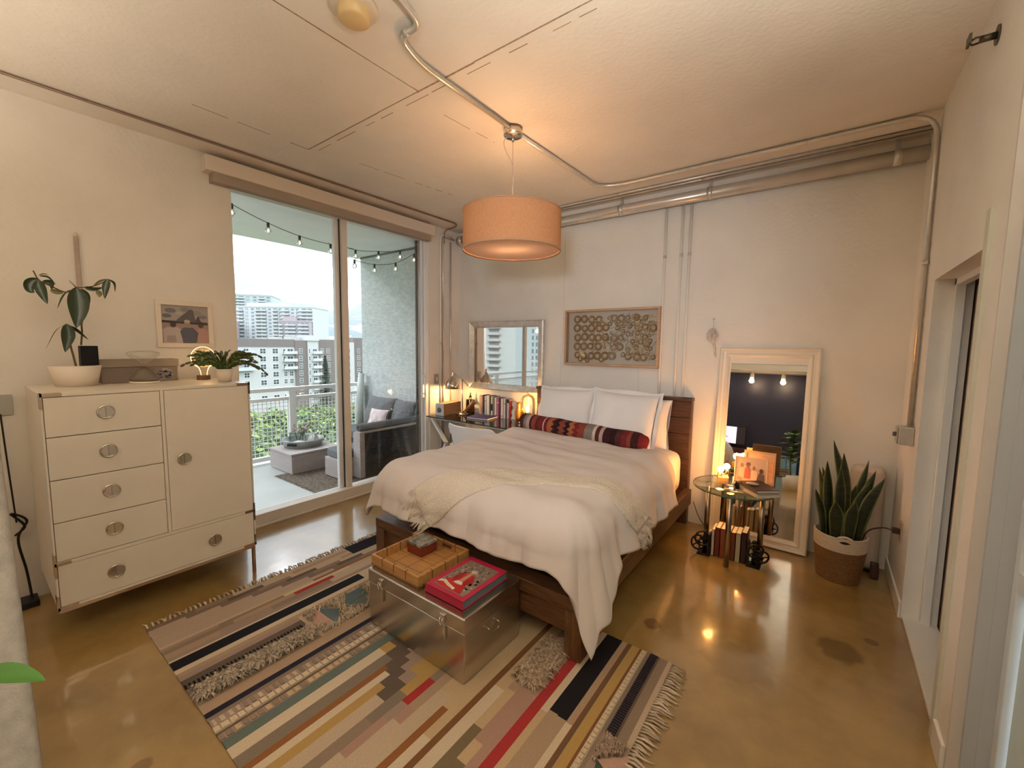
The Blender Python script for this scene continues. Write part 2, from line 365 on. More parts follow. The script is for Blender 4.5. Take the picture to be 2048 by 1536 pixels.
# roller blind cassette over the sliding door
rb = thing('blind_cassette', 'cream roller blind cassette along the top of the sliding glass door', 'blind', (-3.75, 2.3, 2.77))
b = MB(); b.box(X0, -3.695, 1.20, 3.45, 2.835, 2.945); b.build('cassette_cover', M('cream_metal', (.74,.66,.58), .45), rb, bevel=.006)
b = MB(); b.box(X0+.003, -3.72, 1.25, 3.40, 2.77, 2.835); b.build('blind_roll', M('taupe_blind', (.36,.30,.25), .8, bump=.2, bscale=200), rb)
# ---------------------------------------------------------------- doors on the right
mdoor = M('white_door_paint', (.72,.69,.62), .4, var=.02)
d1 = struct_root('door_1', (.62, 3.2, 0))
b = MB()
b.box(.535, .575, DY1-.035, DY1, 0, DZ); b.box(.535, .575, DY0, DY0+.03, 0, DZ); b.box(.535, .575, DY0, DY1, DZ-.035, DZ); b.build('door_frame', mtrim, d1, bevel=.003)
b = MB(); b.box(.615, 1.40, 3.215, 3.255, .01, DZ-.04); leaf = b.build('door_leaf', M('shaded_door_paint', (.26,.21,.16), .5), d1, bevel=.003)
b = MB(); b.cyl((.70,3.216,.98), (.70,3.18,.98), .011); b.ball((.70,3.165,.98), (.028,.022,.028)); b.cyl((.70,3.217,.98), (.70,3.209,.98), .032); b.build('door_knob', M('dull_brass', (.22,.13,.07), .3, metal=.9), leaf)
b = MB(); b.box(.46, .61, DY0, DY1, 0, .022); b.build('threshold', mtrim, d1, bevel=.003)
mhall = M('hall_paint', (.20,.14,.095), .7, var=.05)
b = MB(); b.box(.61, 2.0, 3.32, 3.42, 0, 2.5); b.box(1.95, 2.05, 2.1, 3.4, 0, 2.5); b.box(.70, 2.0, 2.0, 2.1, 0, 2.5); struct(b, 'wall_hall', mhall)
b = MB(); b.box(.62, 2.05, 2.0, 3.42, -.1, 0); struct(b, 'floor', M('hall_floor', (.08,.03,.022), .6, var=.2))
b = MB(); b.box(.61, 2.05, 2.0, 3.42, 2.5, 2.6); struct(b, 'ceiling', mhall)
b = MB(); b.box(XR-.012, XR, 2.275, 2.325, 0, 2.10); struct(b, 'trim_2', M('grey_green_trim', (.60,.60,.52), .5))
b = MB(); b.box(XR-.014, XR, 2.13, 2.275, 0, .11); b.box(XR-.014, XR, 3.27, Y0, 0, .10); struct(b, 'baseboard_right', mtrim, bevel=.004)
b = MB(); b.box(XR, .49, 2.118, 2.13, 0, H); struct(b, 'trim_3', M('rose_beige_trim', (.62,.56,.52), .5))
b = MB(); b.box(.488, .525, 2.10, 2.13, 0, H); b.box(.522, .612, 2.098, 2.13, 0, H); struct(b, 'trim_4', M('grey_trim', (.46,.47,.50), .5))
d2 = struct_root('door_2', (.585, 1.6, 0))
mdw = M('pale_grey_door', (.66,.69,.70), .35, var=.02)
b = MB(); b.box(.555, .60, 2.055, 2.098, 0, 2.2); b.box(.555, .60, 1.12, 1.17, 0, 2.2); b.box(.555,.60,1.17,2.055,.80,.865); b.box(.555,.60,1.17,2.055,2.15,2.2); b.box(.555,.60,1.17,2.055,0,.1); b.build('door_frame', mdw, d2, bevel=.004)
b = MB(); b.box(.580, .590, 1.17, 2.055, .865, 2.15); b.build('frosted_pane', M('frosted_glass', (.50,.66,.66), .25, bump=.3, bscale=120, coat=.3), d2)
b = MB(); b.box(.575, .59, 1.17, 2.035, .1, .80); b.build('lower_panel', M('pale_blue_panel', (.58,.70,.70), .4, var=.03), d2)
# ---------------------------------------------------------------- conduits, pipes, boxes
mgal = M('galvanised_conduit', (.60,.56,.50), .3, metal=.5, var=.06, vscale=30)
mwp = M('wall_painted_conduit', (.80,.76,.70), .35)
mpipe = M('painted_pipe', (.66,.61,.55), .25, metal=.45, var=.05, vscale=12)
def conduit(label, pts, r, clips=(), r0=.12, mat=None, name='conduit'):
    t = thing(name, label, 'conduit', pts[0])
    b = MB(); b.tube(bez(pts, 10, r0), r, 12); b.build('pipe_run', mat or mgal, t)
    for c, d in clips:
        bb = MB(); c = Vector(c); d = Vector(d).normalized(); bb.cyl(c-d*.012, c+d*.012, r*1.13, n=14); bb.build('coupling', mgal, t)
    return t
ZC = H-.018
t = conduit('bright ceiling conduit with an S-bend running to the drum lamp', [(-1.46,.75,ZC), (-1.44,1.1,ZC), (-1.50,1.32,ZC), (-1.63,1.30,ZC), (-1.695,1.48,ZC), (-1.70,2.22,ZC)], .014, [((-1.585,1.306,ZC), (-1,.1,0))], .13)
conduit('ceiling conduit running from the drum lamp to the corner and down the door wall', [(-1.705,2.32,ZC), (-1.675,3.44,ZC), (-1.50,3.52,ZC), (.438,3.52,ZC), (.438,3.46,1.12)], .014, [((-.75,3.52,ZC), (1,0,0)), ((-.2,3.52,ZC), (1,0,0)), ((.438,3.475,2.1), (0,.05,1))], .14)
conduit('thin dark conduit on the ceiling along the window wall', [(-3.56,-.6,H-.010), (-3.535,1.5,H-.010), (-3.50,3.60,H-.010), (-3.62,3.68,H-.012), (-3.775,3.66,H-.02), (-3.782,3.66,2.80)], .008, [((-3.53,2.55,H-.010), (0,1,0))], .07, M('dark_conduit', (.22,.15,.11), .5, metal=.3))
conduit('painted conduit down the window wall, nearest the sliding door', [(-3.785,3.80,2.90), (-3.785,3.605,2.90), (-3.785,3.605,.12)], .0125, [((-3.785,3.605,1.6), (0,0,1))], .06, mwp)
conduit('painted conduit beside the light switch, second from the sliding door', [(-3.785,3.83,2.875), (-3.785,3.645,2.875), (-3.785,3.645,.12)], .011, [], .06, mpipe)
conduit('slim painted conduit behind the desk lamp, closest to the room corner', [(-3.785,3.775,2.84), (-3.785,3.775,.35)], .010, [((-3.785,3.775,1.9), (0,0,1))], .06, mpipe)
t = thing('sprinkler_pipe', 'thick painted metal pipe along the top of the back wall', 'pipe', (-1.6, 3.86, 2.87))
b = MB(); b.cyl((-3.66,3.862,2.862), (XR,3.862,2.862), .047, n=24); b.build('pipe_run', mpipe, t)
b = MB(); b.cyl((-3.72,3.862,2.862), (-3.65,3.862,2.862), .060, n=24); b.ball((-3.72,3.862,2.862), (.03,.058,.058)); b.build('end_cap', mgal, t)
for x in (-2.9, -1.62, -.85, .3):
    b = MB(); b.cyl((x-.02,3.862,2.862), (x+.02,3.862,2.862), .052, n=20); b.box(x-.012, x+.012, 3.855, 3.87, 2.9, H); b.build('hanger', mgal, t)
conduit('slim conduit on the ceiling just in front of the thick back pipe', [(-3.5,3.74,H-.012), (XR,3.74,H-.012)], .011, [((-1.6,3.74,H-.012), (1,0,0)), ((-.75,3.74,H-.012), (1,0,0))])
conduit('slimmest conduit tucked above the thick back pipe', [(-3.5,3.81,H-.011), (XR,3.81,H-.011)], .009, [((-.9,3.81,H-.011), (1,0,0))])
for lb, x, r in (('single conduit dropping behind the framed shell art', -1.222, .0125), ('left one of the two paired conduits above the headboard', -1.080, .0125), ('right one of the two paired conduits above the headboard', -1.010, .0125)):
    conduit(lb, [(x,3.930,2.84), (x-.004,3.930,.5)], r, [((x,3.930,2.4), (0,0,1))], mat=mwp)
t = thing('junction_box', 'grey metal switch box at the foot of the door wall conduit', 'switch box', (.425, 3.42, 1.02))
b = MB(); b.box(.385, XR, 3.39, 3.49, 1.015, 1.125); b.build('box_body', mgal, t, bevel=.006)
b = MB(); b.box(.378, .386, 3.395, 3.485, 1.02, 1.12); cv = b.build('cover_plate', M('steel_plate', (.42,.40,.37), .35, metal=.8), t, bevel=.002)
b = MB(); b.box(.362, .378, 3.43, 3.45, 1.06, 1.085); b.build('toggle', M('dark_toggle', (.12,.11,.10), .4), cv, bevel=.002)
t = thing('light_switch', 'light switch plate on the window wall beside the desk lamp', 'switch', (-3.79, 3.54, 1.1))
b = MB(); b.box(X0, -3.79, 3.505, 3.575, 1.105, 1.225); pl = b.build('plate', M('brown_plate', (.42,.31,.22), .4), t, bevel=.003)
b = MB(); b.box(-3.79, -3.782, 3.53, 3.55, 1.14, 1.19); b.build('rocker', mtrim, pl, bevel=.002)
t = thing('smoke_detector', 'round yellowed smoke detector on the ceiling', 'smoke detector', (-1.668, 1.10, H))
b = MB(); b.lathe([(0,0), (.098,0), (.098,-.012), (.086,-.02), (0,-.02)], (-1.668,1.10,H)); b.build('base', M('aged_plastic', (.62,.53,.42), .5), t)
b = MB(); b.lathe([(.066,-.018), (.064,-.052), (.05,-.06), (0,-.062)], (-1.668,1.10,H)); b.build('sensor_cap', M('yellowed_plastic', (.60,.42,.20), .45), t)
t = thing('sidewall_sprinkler', 'small dark sidewall sprinkler head near the ceiling above the door', 'sprinkler', (.43, 2.50, 2.80))
mb_ = M('dark_bronze', (.10,.085,.06), .4, metal=.7)
b = MB(); b.cyl((XR,2.5,2.80), (.45,2.5,2.80), .035); b.cyl((.45,2.5,2.80), (.405,2.5,2.80), .013); b.build('escutcheon', mb_, t)
b = MB(); b.box(.372, .38, 2.475, 2.525, 2.79, 2.825); b.tube([(.41,2.48,2.80), (.39,2.475,2.80), (.378,2.495,2.80)], .004, 6); b.tube([(.41,2.52,2.80), (.39,2.525,2.80), (.378,2.505,2.80)], .004, 6); b.build('deflector', mb_, t)
t = thing('wall_outlet', 'brown wall outlet with a dark plug low on the door wall', 'outlet', (.44, 3.50, .40))
b = MB(); b.box(XR-.008, XR, 3.47, 3.54, .39, .51); b.build('plate', M('brown_plate', (.42,.31,.22), .4), t, bevel=.002)
b = MB(); b.box(.41, .447, 3.49, 3.52, .43, .465); b.build('plug', M('dark_plug', (.05,.02,.015), .5), t, bevel=.005)
b = MB(); b.tube(spline([(.415,3.505,.447), (.36,3.53,.44), (.30,3.62,.36), (.275,3.70,.2), (.29,3.78,.02)]), .005, 6); tag(b.build('wall_cable', M('brown_cord', (.10,.04,.02), .5)), 'brown cable drooping from the wall outlet behind the basket', 'cable')
# ================================================================ bed
def wood(name, col, col2, stretch, vs=6., rough=.4, bump=.15):
    return M(name, col, rough, col2=col2, vscale=vs, stretch=stretch, bump=bump, bscale=20, detail=8)
mwx = wood('walnut_stain_along_x', (.034,.013,.006), (.09,.037,.014), (1.2,14,14)); mwy = wood('walnut_stain_along_y', (.055,.024,.010), (.15,.067,.026), (14,1.2,14))
mwz = wood('walnut_stain_upright', (.036,.014,.006), (.095,.039,.015), (14,14,1.5))
bed = thing('bed', 'dark walnut-stained double bed with a plank headboard', 'bed', (-1.70, 2.85, 0))
for x0, x1 in ((-2.53, -2.44), (-1.0, -.91)): hb = MB(); hb.box(x0, x1, 3.86, 3.935, 0, 1.14); hb.build('headboard_post', mwz, bed, bevel=.005)
mwf = wood('foot_walnut', (.06,.026,.010), (.16,.072,.028), (1.2,14,14)); mwl = wood('leg_walnut', (.06,.026,.010), (.17,.075,.028), (14,14,1.5))
z = .16
for i, hgt in enumerate((.24, .20, .22, .145, .145)):
    b = MB(); b.box(-2.525, -.915, 3.852-.003*(i % 2), 3.90, z+.002, z+hgt-.002); b.build('headboard_plank', mwx, bed, bevel=.004); z += hgt
b = MB(); b.box(-2.535, -.905, 3.845, 3.94, z, z+.03); b.build('headboard_cap', mwx, bed, bevel=.004)
b = MB(); b.box(-2.535, -.875, 1.765, 1.875, .262, .332); b.build('footboard_cap', mwf, bed, bevel=.006)
b = MB(); b.box(-2.45, -.96, 1.79, 1.85, .13, .262); b.build('footboard_panel', mwf, bed, bevel=.004)
for x0, x1 in ((-.935, -.875), (-2.535, -2.475)):
    b = MB(); b.box(x0, x1, 1.875, 3.86, .20, .335); b.build('side_rail', mwy, bed, bevel=.005)
for x0, x1 in ((-2.535, -2.44), (-.97, -.875)):
    b = MB(); b.box(x0, x1, 1.768, 1.87, 0.012, .262); b.build('leg', mwl, bed, bevel=.006)
b = MB(); b.box(-2.47, -.94, 1.88, 3.85, .27, .31); b.build('slat_base', mwy, bed)
msheet = M('white_sheet', (.80,.77,.74), .85, bump=.12, bscale=25, spec=.2)
ms = MB()
def mat_fn(u, v):
    a = 2*PI*v
    ex = lambda c, p: math.copysign(abs(c)**p, c)
    ph = PI*(u-.5); cz, sz = ex(cos(ph), .16), ex(sin(ph), .35)
    return (-1.7075+.7725*cz*ex(cos(a), .16), 2.86+.98*cz*ex(sin(a), .14), .505+.19*sz + .006*vnoise(8*v*6, u*9))
ms.grid(20, 96, mat_fn, cv=True)
mt = ms.build('mattress', msheet, None, loc=(-1.70, 2.86, .31)); tag(mt, 'thick mattress in a white fitted sheet, bare at its head corner', 'mattress')

CX0, CX1, CY0, DR, ZT = -2.38, -1.06, 1.92, .20, .745
def drape(s, t, off=0., noise=True):
    x = min(max(s, CX0), CX1); y = max(t, CY0); dx, dy = s-x, t-y; d = math.hypot(dx, dy); q = DR*PI/2
    if d < 1e-9: p = Vector((x, y, ZT)); n = Vector((0, 0, 1))
    else:
        nx, ny = dx/d, dy/d
        if d < q: a = d/DR; h = DR*sin(a); z = ZT-DR+DR*cos(a); n = Vector((nx*sin(a), ny*sin(a), cos(a)))
        else: h = DR+.25*(d-q); z = ZT-DR-.97*(d-q); n = Vector((nx*.97, ny*.97, .25))
        p = Vector((x+nx*h, y+ny*h, z))
    if noise:
        k = min(1, max(0, (d-.12)/.35))
        ang = math.atan2(dy, dx) if d > 1e-6 else 0
        per = (x*1.0 + y*1.0) + ang*.28
        w = k*(.018*sin(per*17+sin(per*5)*1.5) + .012*sin(per*31+2) + .006*sin(per*57+sin(per*9)) + .010*sin(ang*9)*min(1, d*2))
        head = max(0, min(1, (t-2.2)/.9))
        w += (1-k)*(.016*(vnoise(s*2.2, t*2.2)-.5) + .034*head*(vnoise(s*1.1+3+t*.8, t*9+s*1.4)-.5) + .014*(vnoise(s*4+9, t*11)-.5) + .010*(vnoise(s*1.7+t*6, t*2.2-s*3)-.5))
        w += .008*(vnoise(s*9, t*9)-.5) + .012*(vnoise(s*3+40, t*3)-.5)
        p = p + n*w
    return p + n*off
def sst(a, b, x): x = min(1, max(0, (x-a)/(b-a))); return x*x*(3-2*x)
def duv(u, v):
    t1 = 3.34 + .05*sin(PI*u) - .15*sst(.70, 1, u) ; te = 1.52 - .05*sst(.82, 1, u) + .03*sin(u*19)*.4
    t = t1 + (te-t1)*v
    sR = -.62 + .19*sst(2.15, 1.75, t) + .012*sin(t*14); sL = -2.80 + .13*sst(2.1, 1.6, t) + .015*sin(t*11)
    return drape(sL+(sR-sL)*u, t)
b = MB(); b.grid(150, 150, duv)
mduv = M('ivory_duvet', (.68,.615,.585), .9, var=.03, vscale=3, bump=.25, bscale=420, spec=.15)
dv = b.build('duvet', mduv, None, loc=(-1.7, 2.4, .34), solid=.022); tag(dv, 'oatmeal linen duvet spread over the bed, one corner hanging low at the foot', 'duvet')
dv.modifiers['solid'].offset = -1
# folded hem line along the head edge of the duvet
# woven throw laid in an arc across the foot
UP = spline([(-2.06,1.72,0), (-1.9,1.88,0), (-1.75,2.08,0), (-1.5,2.24,0), (-1.22,2.36,0), (-1.0,2.40,0), (-.88,2.45,0), (-.74,2.56,0)], 10)
LO = spline([(-1.88,1.52,0), (-1.72,1.66,0), (-1.6,1.78,0), (-1.46,1.91,0), (-1.30,2.06,0), (-1.08,2.14,0), (-.88,2.18,0), (-.66,2.34,0)], 10)
def samp(P, u):
    x = u*(len(P)-1); i = min(int(x), len(P)-2); return P[i].lerp(P[i+1], x-i)
def throw_fn(u, v, extra=0.):
    a, c = samp(UP, u), samp(LO, u); p = a.lerp(c, v)
    edge = 1-abs(2*v-1)**6
    return drape(p.x, p.y, .019 + .008*edge + .007*vnoise(u*26, v*9) + .004*sin(v*40)*.3)
b = MB(); b.grid(110, 26, throw_fn)
mthrow = M('cream_wool', (.76,.68,.575), .95, var=.10, vscale=140, bump=.9, bscale=130, spec=.1)
th = b.build('throw_blanket', mthrow, None, loc=(-1.4, 2.1, .4), solid=.012); tag(th, 'cream woven throw blanket with fringed ends arced across the duvet', 'blanket')
b = MB()
for end in (0, 1):
    for k in range(22):
        v = (k+.5)/22; u = end
        a, c = samp(UP, u), samp(LO, u); p = a.lerp(c, v); q0 = samp(UP, .03 if end == 0 else .97).lerp(samp(LO, .03 if end == 0 else .97), v)
        dr = (p-q0).normalized(); L = RND.uniform(.10, .14); sx = RND.uniform(-.25, .25); nrm = Vector((-dr.y, dr.x, 0))
        pts = [drape(*(p+dr*L*f+nrm*sx*L*f*f)[:2], .022+.006*sin(f*6+k)) + Vector((0, 0, -.02*f*f)) for f in (0, .2, .4, .6, .8, 1.0)]
        b.tube(pts, [.0065, .006, .0055, .006, .005, .002], 6)
        for _ in range(2):
            dv2 = Vector((RND.uniform(-.012,.012), RND.uniform(-.012,.012), RND.uniform(-.01,.006)))
            b.tube([pts[3], pts[4]+dv2*.6, pts[5]+dv2], [.004, .003, .001], 5)
b.build('fringe', mthrow, th, stuff=True)

def pillow(label, w, h, t, ctr, tilt, yaw=0., roll=0., mat=None, flange=0., name='pillow', group=None, seed=0, sag=0.):
    """cushion standing on its edge: width along x, leaning back by tilt"""
    def f(u, v, sgn):
        x, y = 2*u-1, 2*v-1
        bul = max(0, (1-abs(x)**2.6))*max(0, (1-abs(y)**2.6)); bul = bul**.55
        pin = 1-.055*(1-abs(x)**2)*abs(y)**3 ; pin2 = 1-.055*(1-abs(y)**2)*abs(x)**3
        wr = .022*(vnoise(x*3+seed, y*3+seed)-.5) + .010*(vnoise(x*7+seed, y*4)-.5)
        yy = y*pin*h/2
        return Vector((x*pin2*w/2 + .012*vnoise(y*3+seed, 7)*sgn, sgn*(t/2*bul) + wr*bul + sag*(1-y)*.5*0, yy))
    b = MB()
    b.grid(30, 30, lambda u, v: f(u, v, -1)); b.grid(30, 30, lambda u, v: f(1-u, v, 1))
    if flange:
        for sg in (-1, 1):
            def rim(u, v):
                a = u*4; k = int(min(3, a)); q = a-k
                x, y = [(-1+2*q, -1), (1, -1+2*q), (1-2*q, 1), (-1, 1-2*q)][k]
                e = f((x+1)/2, (y+1)/2, 0); o = Vector((x if k in (1, 3) else x*.98, 0, y if k in (0, 2) else y*.98))
                return e + Vector((o.x, 0, o.z)).normalized()*flange*v + Vector((0, .010*sin(u*70+seed)*v + sg*.001, .006*sin(u*43)*v))
            b.grid(121, 4, rim)
    b.xf(Matrix.Translation(ctr) @ Matrix.Rotation(yaw, 4, 'Z') @ Matrix.Rotation(-tilt, 4, 'X') @ Matrix.Rotation(roll, 4, 'Y'))
    o = b.build(name, mat or msheet, None); tag(o, label, 'pillow', group); return o
mpil = M('white_cotton', (.80,.785,.785), .85, bump=.10, bscale=18, spec=.2)
pillow('plain pillow glowing amber, tucked behind the square pillow next to the night table', .68, .44, .16, (-1.40, 3.755, .90), .20, .04, 0, msheet, seed=4)
pillow('large square white pillow on the desk side of the bed', .60, .52, .17, (-2.03, 3.60, .915), .33, -.02, -.03, mpil, .03, seed=1)
pillow('large square white pillow with a ruffled edge, nearest the night table', .60, .53, .17, (-1.42, 3.56, .92), .36, .02, .02, mpil, .035, seed=2)
# kilim bolster
def kilim():
    m = bpy.data.materials.new('kilim_stripes'); m.use_nodes = True; nt = m.node_tree; N = nt.nodes; L = nt.links; bs = N['Principled BSDF']; bs.inputs['Roughness'].default_value = .95
    bs.inputs['Specular IOR Level'].default_value = .1
    tc = N.new('ShaderNodeTexCoord'); sp = N.new('ShaderNodeSeparateXYZ'); L.new(tc.outputs['Object'], sp.inputs[0])
    # zigzag offset so that some bands read as woven diamonds
    ms = N.new('ShaderNodeMath'); ms.operation = 'PINGPONG'; ms.inputs[1].default_value = .022; L.new(sp.outputs[2], ms.inputs[0])
    mp = N.new('ShaderNodeMapRange'); mp.inputs[1].default_value = -.70; mp.inputs[2].default_value = .70; L.new(sp.outputs[0], mp.inputs[0])
    rp = N.new('ShaderNodeValToRGB'); rp.color_ramp.interpolation = 'CONSTANT'; e = rp.color_ramp.elements
    tan, dk, crm, grey, red, brk, rst, org, blk, pink = (.34,.25,.20), (.05,.016,.018), (.58,.46,.40), (.22,.18,.165), (.17,.022,.026), (.08,.026,.022), (.22,.055,.035), (.33,.115,.05), (.028,.014,.016), (.44,.31,.285)
    S = [(0,tan),(.035,dk),(.075,brk),(.10,grey),(.125,pink),(.15,dk),(.165,rst),(.20,brk),(.22,red),(.262,crm),(.27,red),(.30,org),(.35,dk),(.375,blk),(.40,rst),(.445,blk),(.475,org),(.51,red),(.545,rst),(.58,grey),(.64,crm),(.66,brk),(.685,pink),(.71,dk),(.755,blk),(.79,brk),(.83,red),(.865,rst),(.89,dk),(.93,red)]
    e[0].position = 0; e[0].color = (*S[0][1], 1); e[1].position = S[1][0]; e[1].color = (*S[1][1], 1)
    for p, c in S[2:]: x = e.new(p); x.color = (*c, 1)
    # bands between .28 and .58 get the zigzag
    win_ = N.new('ShaderNodeMath'); win_.operation = 'COMPARE'; win_.inputs[1].default_value = .43; win_.inputs[2].default_value = .13; L.new(mp.outputs[0], win_.inputs[0])
    mu = N.new('ShaderNodeMath'); mu.operation = 'MULTIPLY'; L.new(ms.outputs[0], mu.inputs[0]); L.new(win_.outputs[0], mu.inputs[1])
    ad = N.new('ShaderNodeMath'); ad.operation = 'ADD'; L.new(mu.outputs[0], ad.inputs[0]); L.new(mp.outputs[0], ad.inputs[1]); L.new(ad.outputs[0], rp.inputs[0])
    nz = N.new('ShaderNodeTexNoise'); nz.inputs['Scale'].default_value = 150; L.new(tc.outputs['Object'], nz.inputs['Vector'])
    mr = N.new('ShaderNodeMapRange'); mr.inputs[1].default_value = .3; mr.inputs[2].default_value = .7; mr.inputs[3].default_value = .75; mr.inputs[4].default_value = 1.2; L.new(nz.outputs['Fac'], mr.inputs[0])
    sc_ = N.new('ShaderNodeVectorMath'); sc_.operation = 'SCALE'; L.new(rp.outputs[0], sc_.inputs[0]); L.new(mr.outputs[0], sc_.inputs['Scale']); L.new(sc_.outputs[0], bs.inputs['Base Color'])
    bm = N.new('ShaderNodeBump'); bm.inputs['Strength'].default_value = .5; bm.inputs['Distance'].default_value = .004; L.new(nz.outputs['Fac'], bm.inputs['Height']); L.new(bm.outputs[0], bs.inputs['Normal'])
    return m
b = MB()
def bol(u, v):
    x = -.66+1.32*u; k = min(1, (1-abs(2*u-1))*9)**.45 ; a = 2*PI*v
    ry, rz = .098*(.30+.70*k), .088*(.55+.45*k)
    return Vector((x + .012*sin(a)*(1 if u > .98 or u < .02 else 0), ry*cos(a), rz*sin(a)*(1+.04*sin(u*23))))
b.grid(80, 28, bol, cv=True)
b.poly([bol(0, j/28) for j in range(28)][::-1]); b.poly([bol(1, j/28) for j in range(28)])
b.xf(Matrix.Translation((-1.79, 3.42, .800)) @ Matrix.Rotation(.03, 4, 'Y') @ Matrix.Rotation(-.035, 4, 'Z'))
o = b.build('bolster', kilim(), None, loc=(-1.79, 3.42, .72)); tag(o, 'long red striped kilim bolster lying in front of the pillows', 'cushion')
# raised white stitches on the bolster's dark band
b = MB()
for k in range(6):
    a = -.2+.30*k; x = -2.40; b.obox((x+.004*(k%2), 3.445-.100*cos(a), .786+.090*sin(a)), (.007,.004,.006), Euler((0, .6, 0)).to_matrix())
b.build('white_stitch', msheet, o)
# ================================================================ rug
C = dict(cream=(.56,.45,.32), lt=(.46,.35,.25), tan=(.36,.25,.165), taupe=(.24,.175,.125), dk=(.115,.082,.062), blk=(.010,.009,.012), navy=(.018,.014,.026), grey=(.20,.155,.115),
  teal=(.11,.135,.115), blue=(.10,.14,.15), rust=(.24,.095,.03), gold=(.40,.25,.085), red=(.34,.032,.032), rose=(.36,.22,.165), olive=(.17,.125,.07), mauve=(.31,.22,.175), brown=(.17,.075,.03), sand=(.48,.34,.20), pink=(.44,.27,.21), green=(.05,.075,.05))
rug = thing('kilim_rug', 'long multicoloured striped kilim rug under the trunk and bed foot', 'rug', (-1.7, 1.3, 0))
b = MB(); RX0, RX1, RY0, RY1 = -2.885, -.512, .54, 2.065
def R(x0, x1, y0, y1, c, z=.006):
    z += .0012*RND.random(); b.box(x0, x1, y0, y1, .001, z, c=C[c] if isinstance(c, str) else c)
def strip(x0, x1, segs):
    """segs: (y_end, colour) from RY0 on"""
    y = RY0 + .004*RND.random()
    for ye, c in segs: R(x0, x1, y, min(ye, RY1), c); y = ye
E_ = RY1
# stepped corner by the fringe at the window end
for i in range(7):
    x0, x1 = -2.885+.034*i, -2.885+.034*(i+1); ys = .60+.16*i
    strip(x0, x1, [(ys-.05, (.40,.30,.235) if i > 0 else (.19,.135,.10)), (ys+.16, (.19,.135,.10)), (ys+.36, 'dk' if i % 2 else 'taupe'), (ys+.55, 'lt'), (E_ if i > 3 else 1.72, 'tan' if i % 2 else 'lt')] + ([] if i > 3 else [(E_, 'blk')]))
strip(-2.647, -2.625, [(1.0,'lt'), (1.35,'sand'), (E_,'rust')]); strip(-2.625, -2.60, [(.8,'mauve'), (1.15,'taupe'), (1.6,'cream'), (E_,'lt')])
strip(-2.60, -2.565, [(.86,'taupe'), (1.2,'tan'), (1.46,'red'), (E_,'lt')]); strip(-2.565, -2.52, [(.78,'tan'), (1.05,'mauve'), (1.42,'taupe'), (E_,'lt')])
strip(-2.52, -2.49, [(E_,'mauve')]); strip(-2.49, -2.476, [(E_,'cream')])
strip(-2.476, -2.40, [(1.58,'blk'), (E_,'cream')]); strip(-2.40, -2.365, [(E_,'cream')]); strip(-2.365, -2.335, [(E_,'tan')])
strip(-2.335, -2.30, [(1.10,'mauve'), (E_,'lt')]); strip(-2.30, -2.222, [(1.10,'dk'), (E_,'lt')])
strip(-2.222, -2.075, [(1.10,'taupe'), (E_,'lt')]); strip(-2.075, -2.01, [(1.1,'tan'), (E_,'tan')])
strip(-2.01, -1.978, [(E_,'navy')]); strip(-1.978, -1.955, [(E_,'grey')]); strip(-1.955, -1.905, [(E_,'mauve')])
strip(-1.905, -1.868, [(E_,'lt')]); strip(-1.868, -1.855, [(E_,'dk')]); strip(-1.855, -1.815, [(E_,'mauve')])
strip(-1.815, -1.760, [(1.31,'teal'), (E_,'teal')]); strip(-1.760, -1.700, [(1.235,'cream'), (1.30,'gold'), (1.42,'dk'), (E_,'lt')])
strip(-1.700, -1.640, [(1.23,'grey'), (1.36,'dk'), (1.5,'mauve'), (E_,'tan')]); strip(-1.640, -1.608, [(1.18,'rust'), (1.32,'dk'), (1.44,'tan'), (E_,'lt')])
strip(-1.608, -1.570, [(1.16,'cream'), (1.28,'dk'), (1.40,'mauve'), (E_,'sand')]); strip(-1.570, -1.525, [(1.10,'gold'), (1.22,'dk'), (1.33,'mauve'), (E_,'sand')])
strip(-1.525, -1.462, [(1.05,'lt'), (1.17,'dk'), (1.24,'mauve'), (1.36,'gold'), (E_,'lt')]); strip(-1.462, -1.408, [(.95,'taupe'), (1.13,'grey'), (1.28,'gold'), (E_,'gold')])
strip(-1.408, -1.366, [(.8,'lt'), (1.00,'rose'), (1.10,'mauve'), (1.262,'red'), (E_,'taupe')]); strip(-1.366, -1.318, [(1.02,'lt'), (1.10,'rose'), (1.30,'tan'), (E_,'tan')])
strip(-1.318, -1.245, [(.9,'lt'), (1.25,'lt'), (E_,'sand')]); strip(-1.245, -1.210, [(1.192,'rust'), (E_,'sand')])
strip(-1.210, -1.165, [(1.05,'cream'), (E_,'sand')]); strip(-1.165, -1.135, [(1.3,'brown'), (E_,'brown')])
strip(-1.135, -1.078, [(1.42,'cream'), (E_,'sand')]); strip(-1.078, -1.032, [(1.21,'olive'), (1.44,'sand'), (E_,'tan')])
strip(-1.032, -.985, [(.99,'olive'), (1.06,'olive'), (1.16,'sand'), (1.86,'rose'), (E_,'tan')]); strip(-.985, -.942, [(1.05,'olive'), (1.18,'rose'), (E_,'rose')])
strip(-.942, -.895, [(1.05,'red'), (E_,'red')]); strip(-.895, -.862, [(1.44,'sand'), (E_,'cream')])
strip(-.862, -.820, [(1.46,'tan'), (2.075,'blk')]); strip(-.820, -.775, [(1.15,'taupe'), (1.455,'tan'), (2.075,'blk')])
strip(-.775, -.745, [(1.45,'cream'), (E_,'tan')]); strip(-.745, -.732, [(E_,'brown')]); strip(-.732, -.722, [(E_,'dk')])
strip(-.722, -.680, [(E_,'gold')]); strip(-.680, -.668, [(E_,'brown')]); strip(-.668, -.642, [(E_,'cream')]); strip(-.642, -.625, [(1.5,'taupe'), (E_,'grey')])
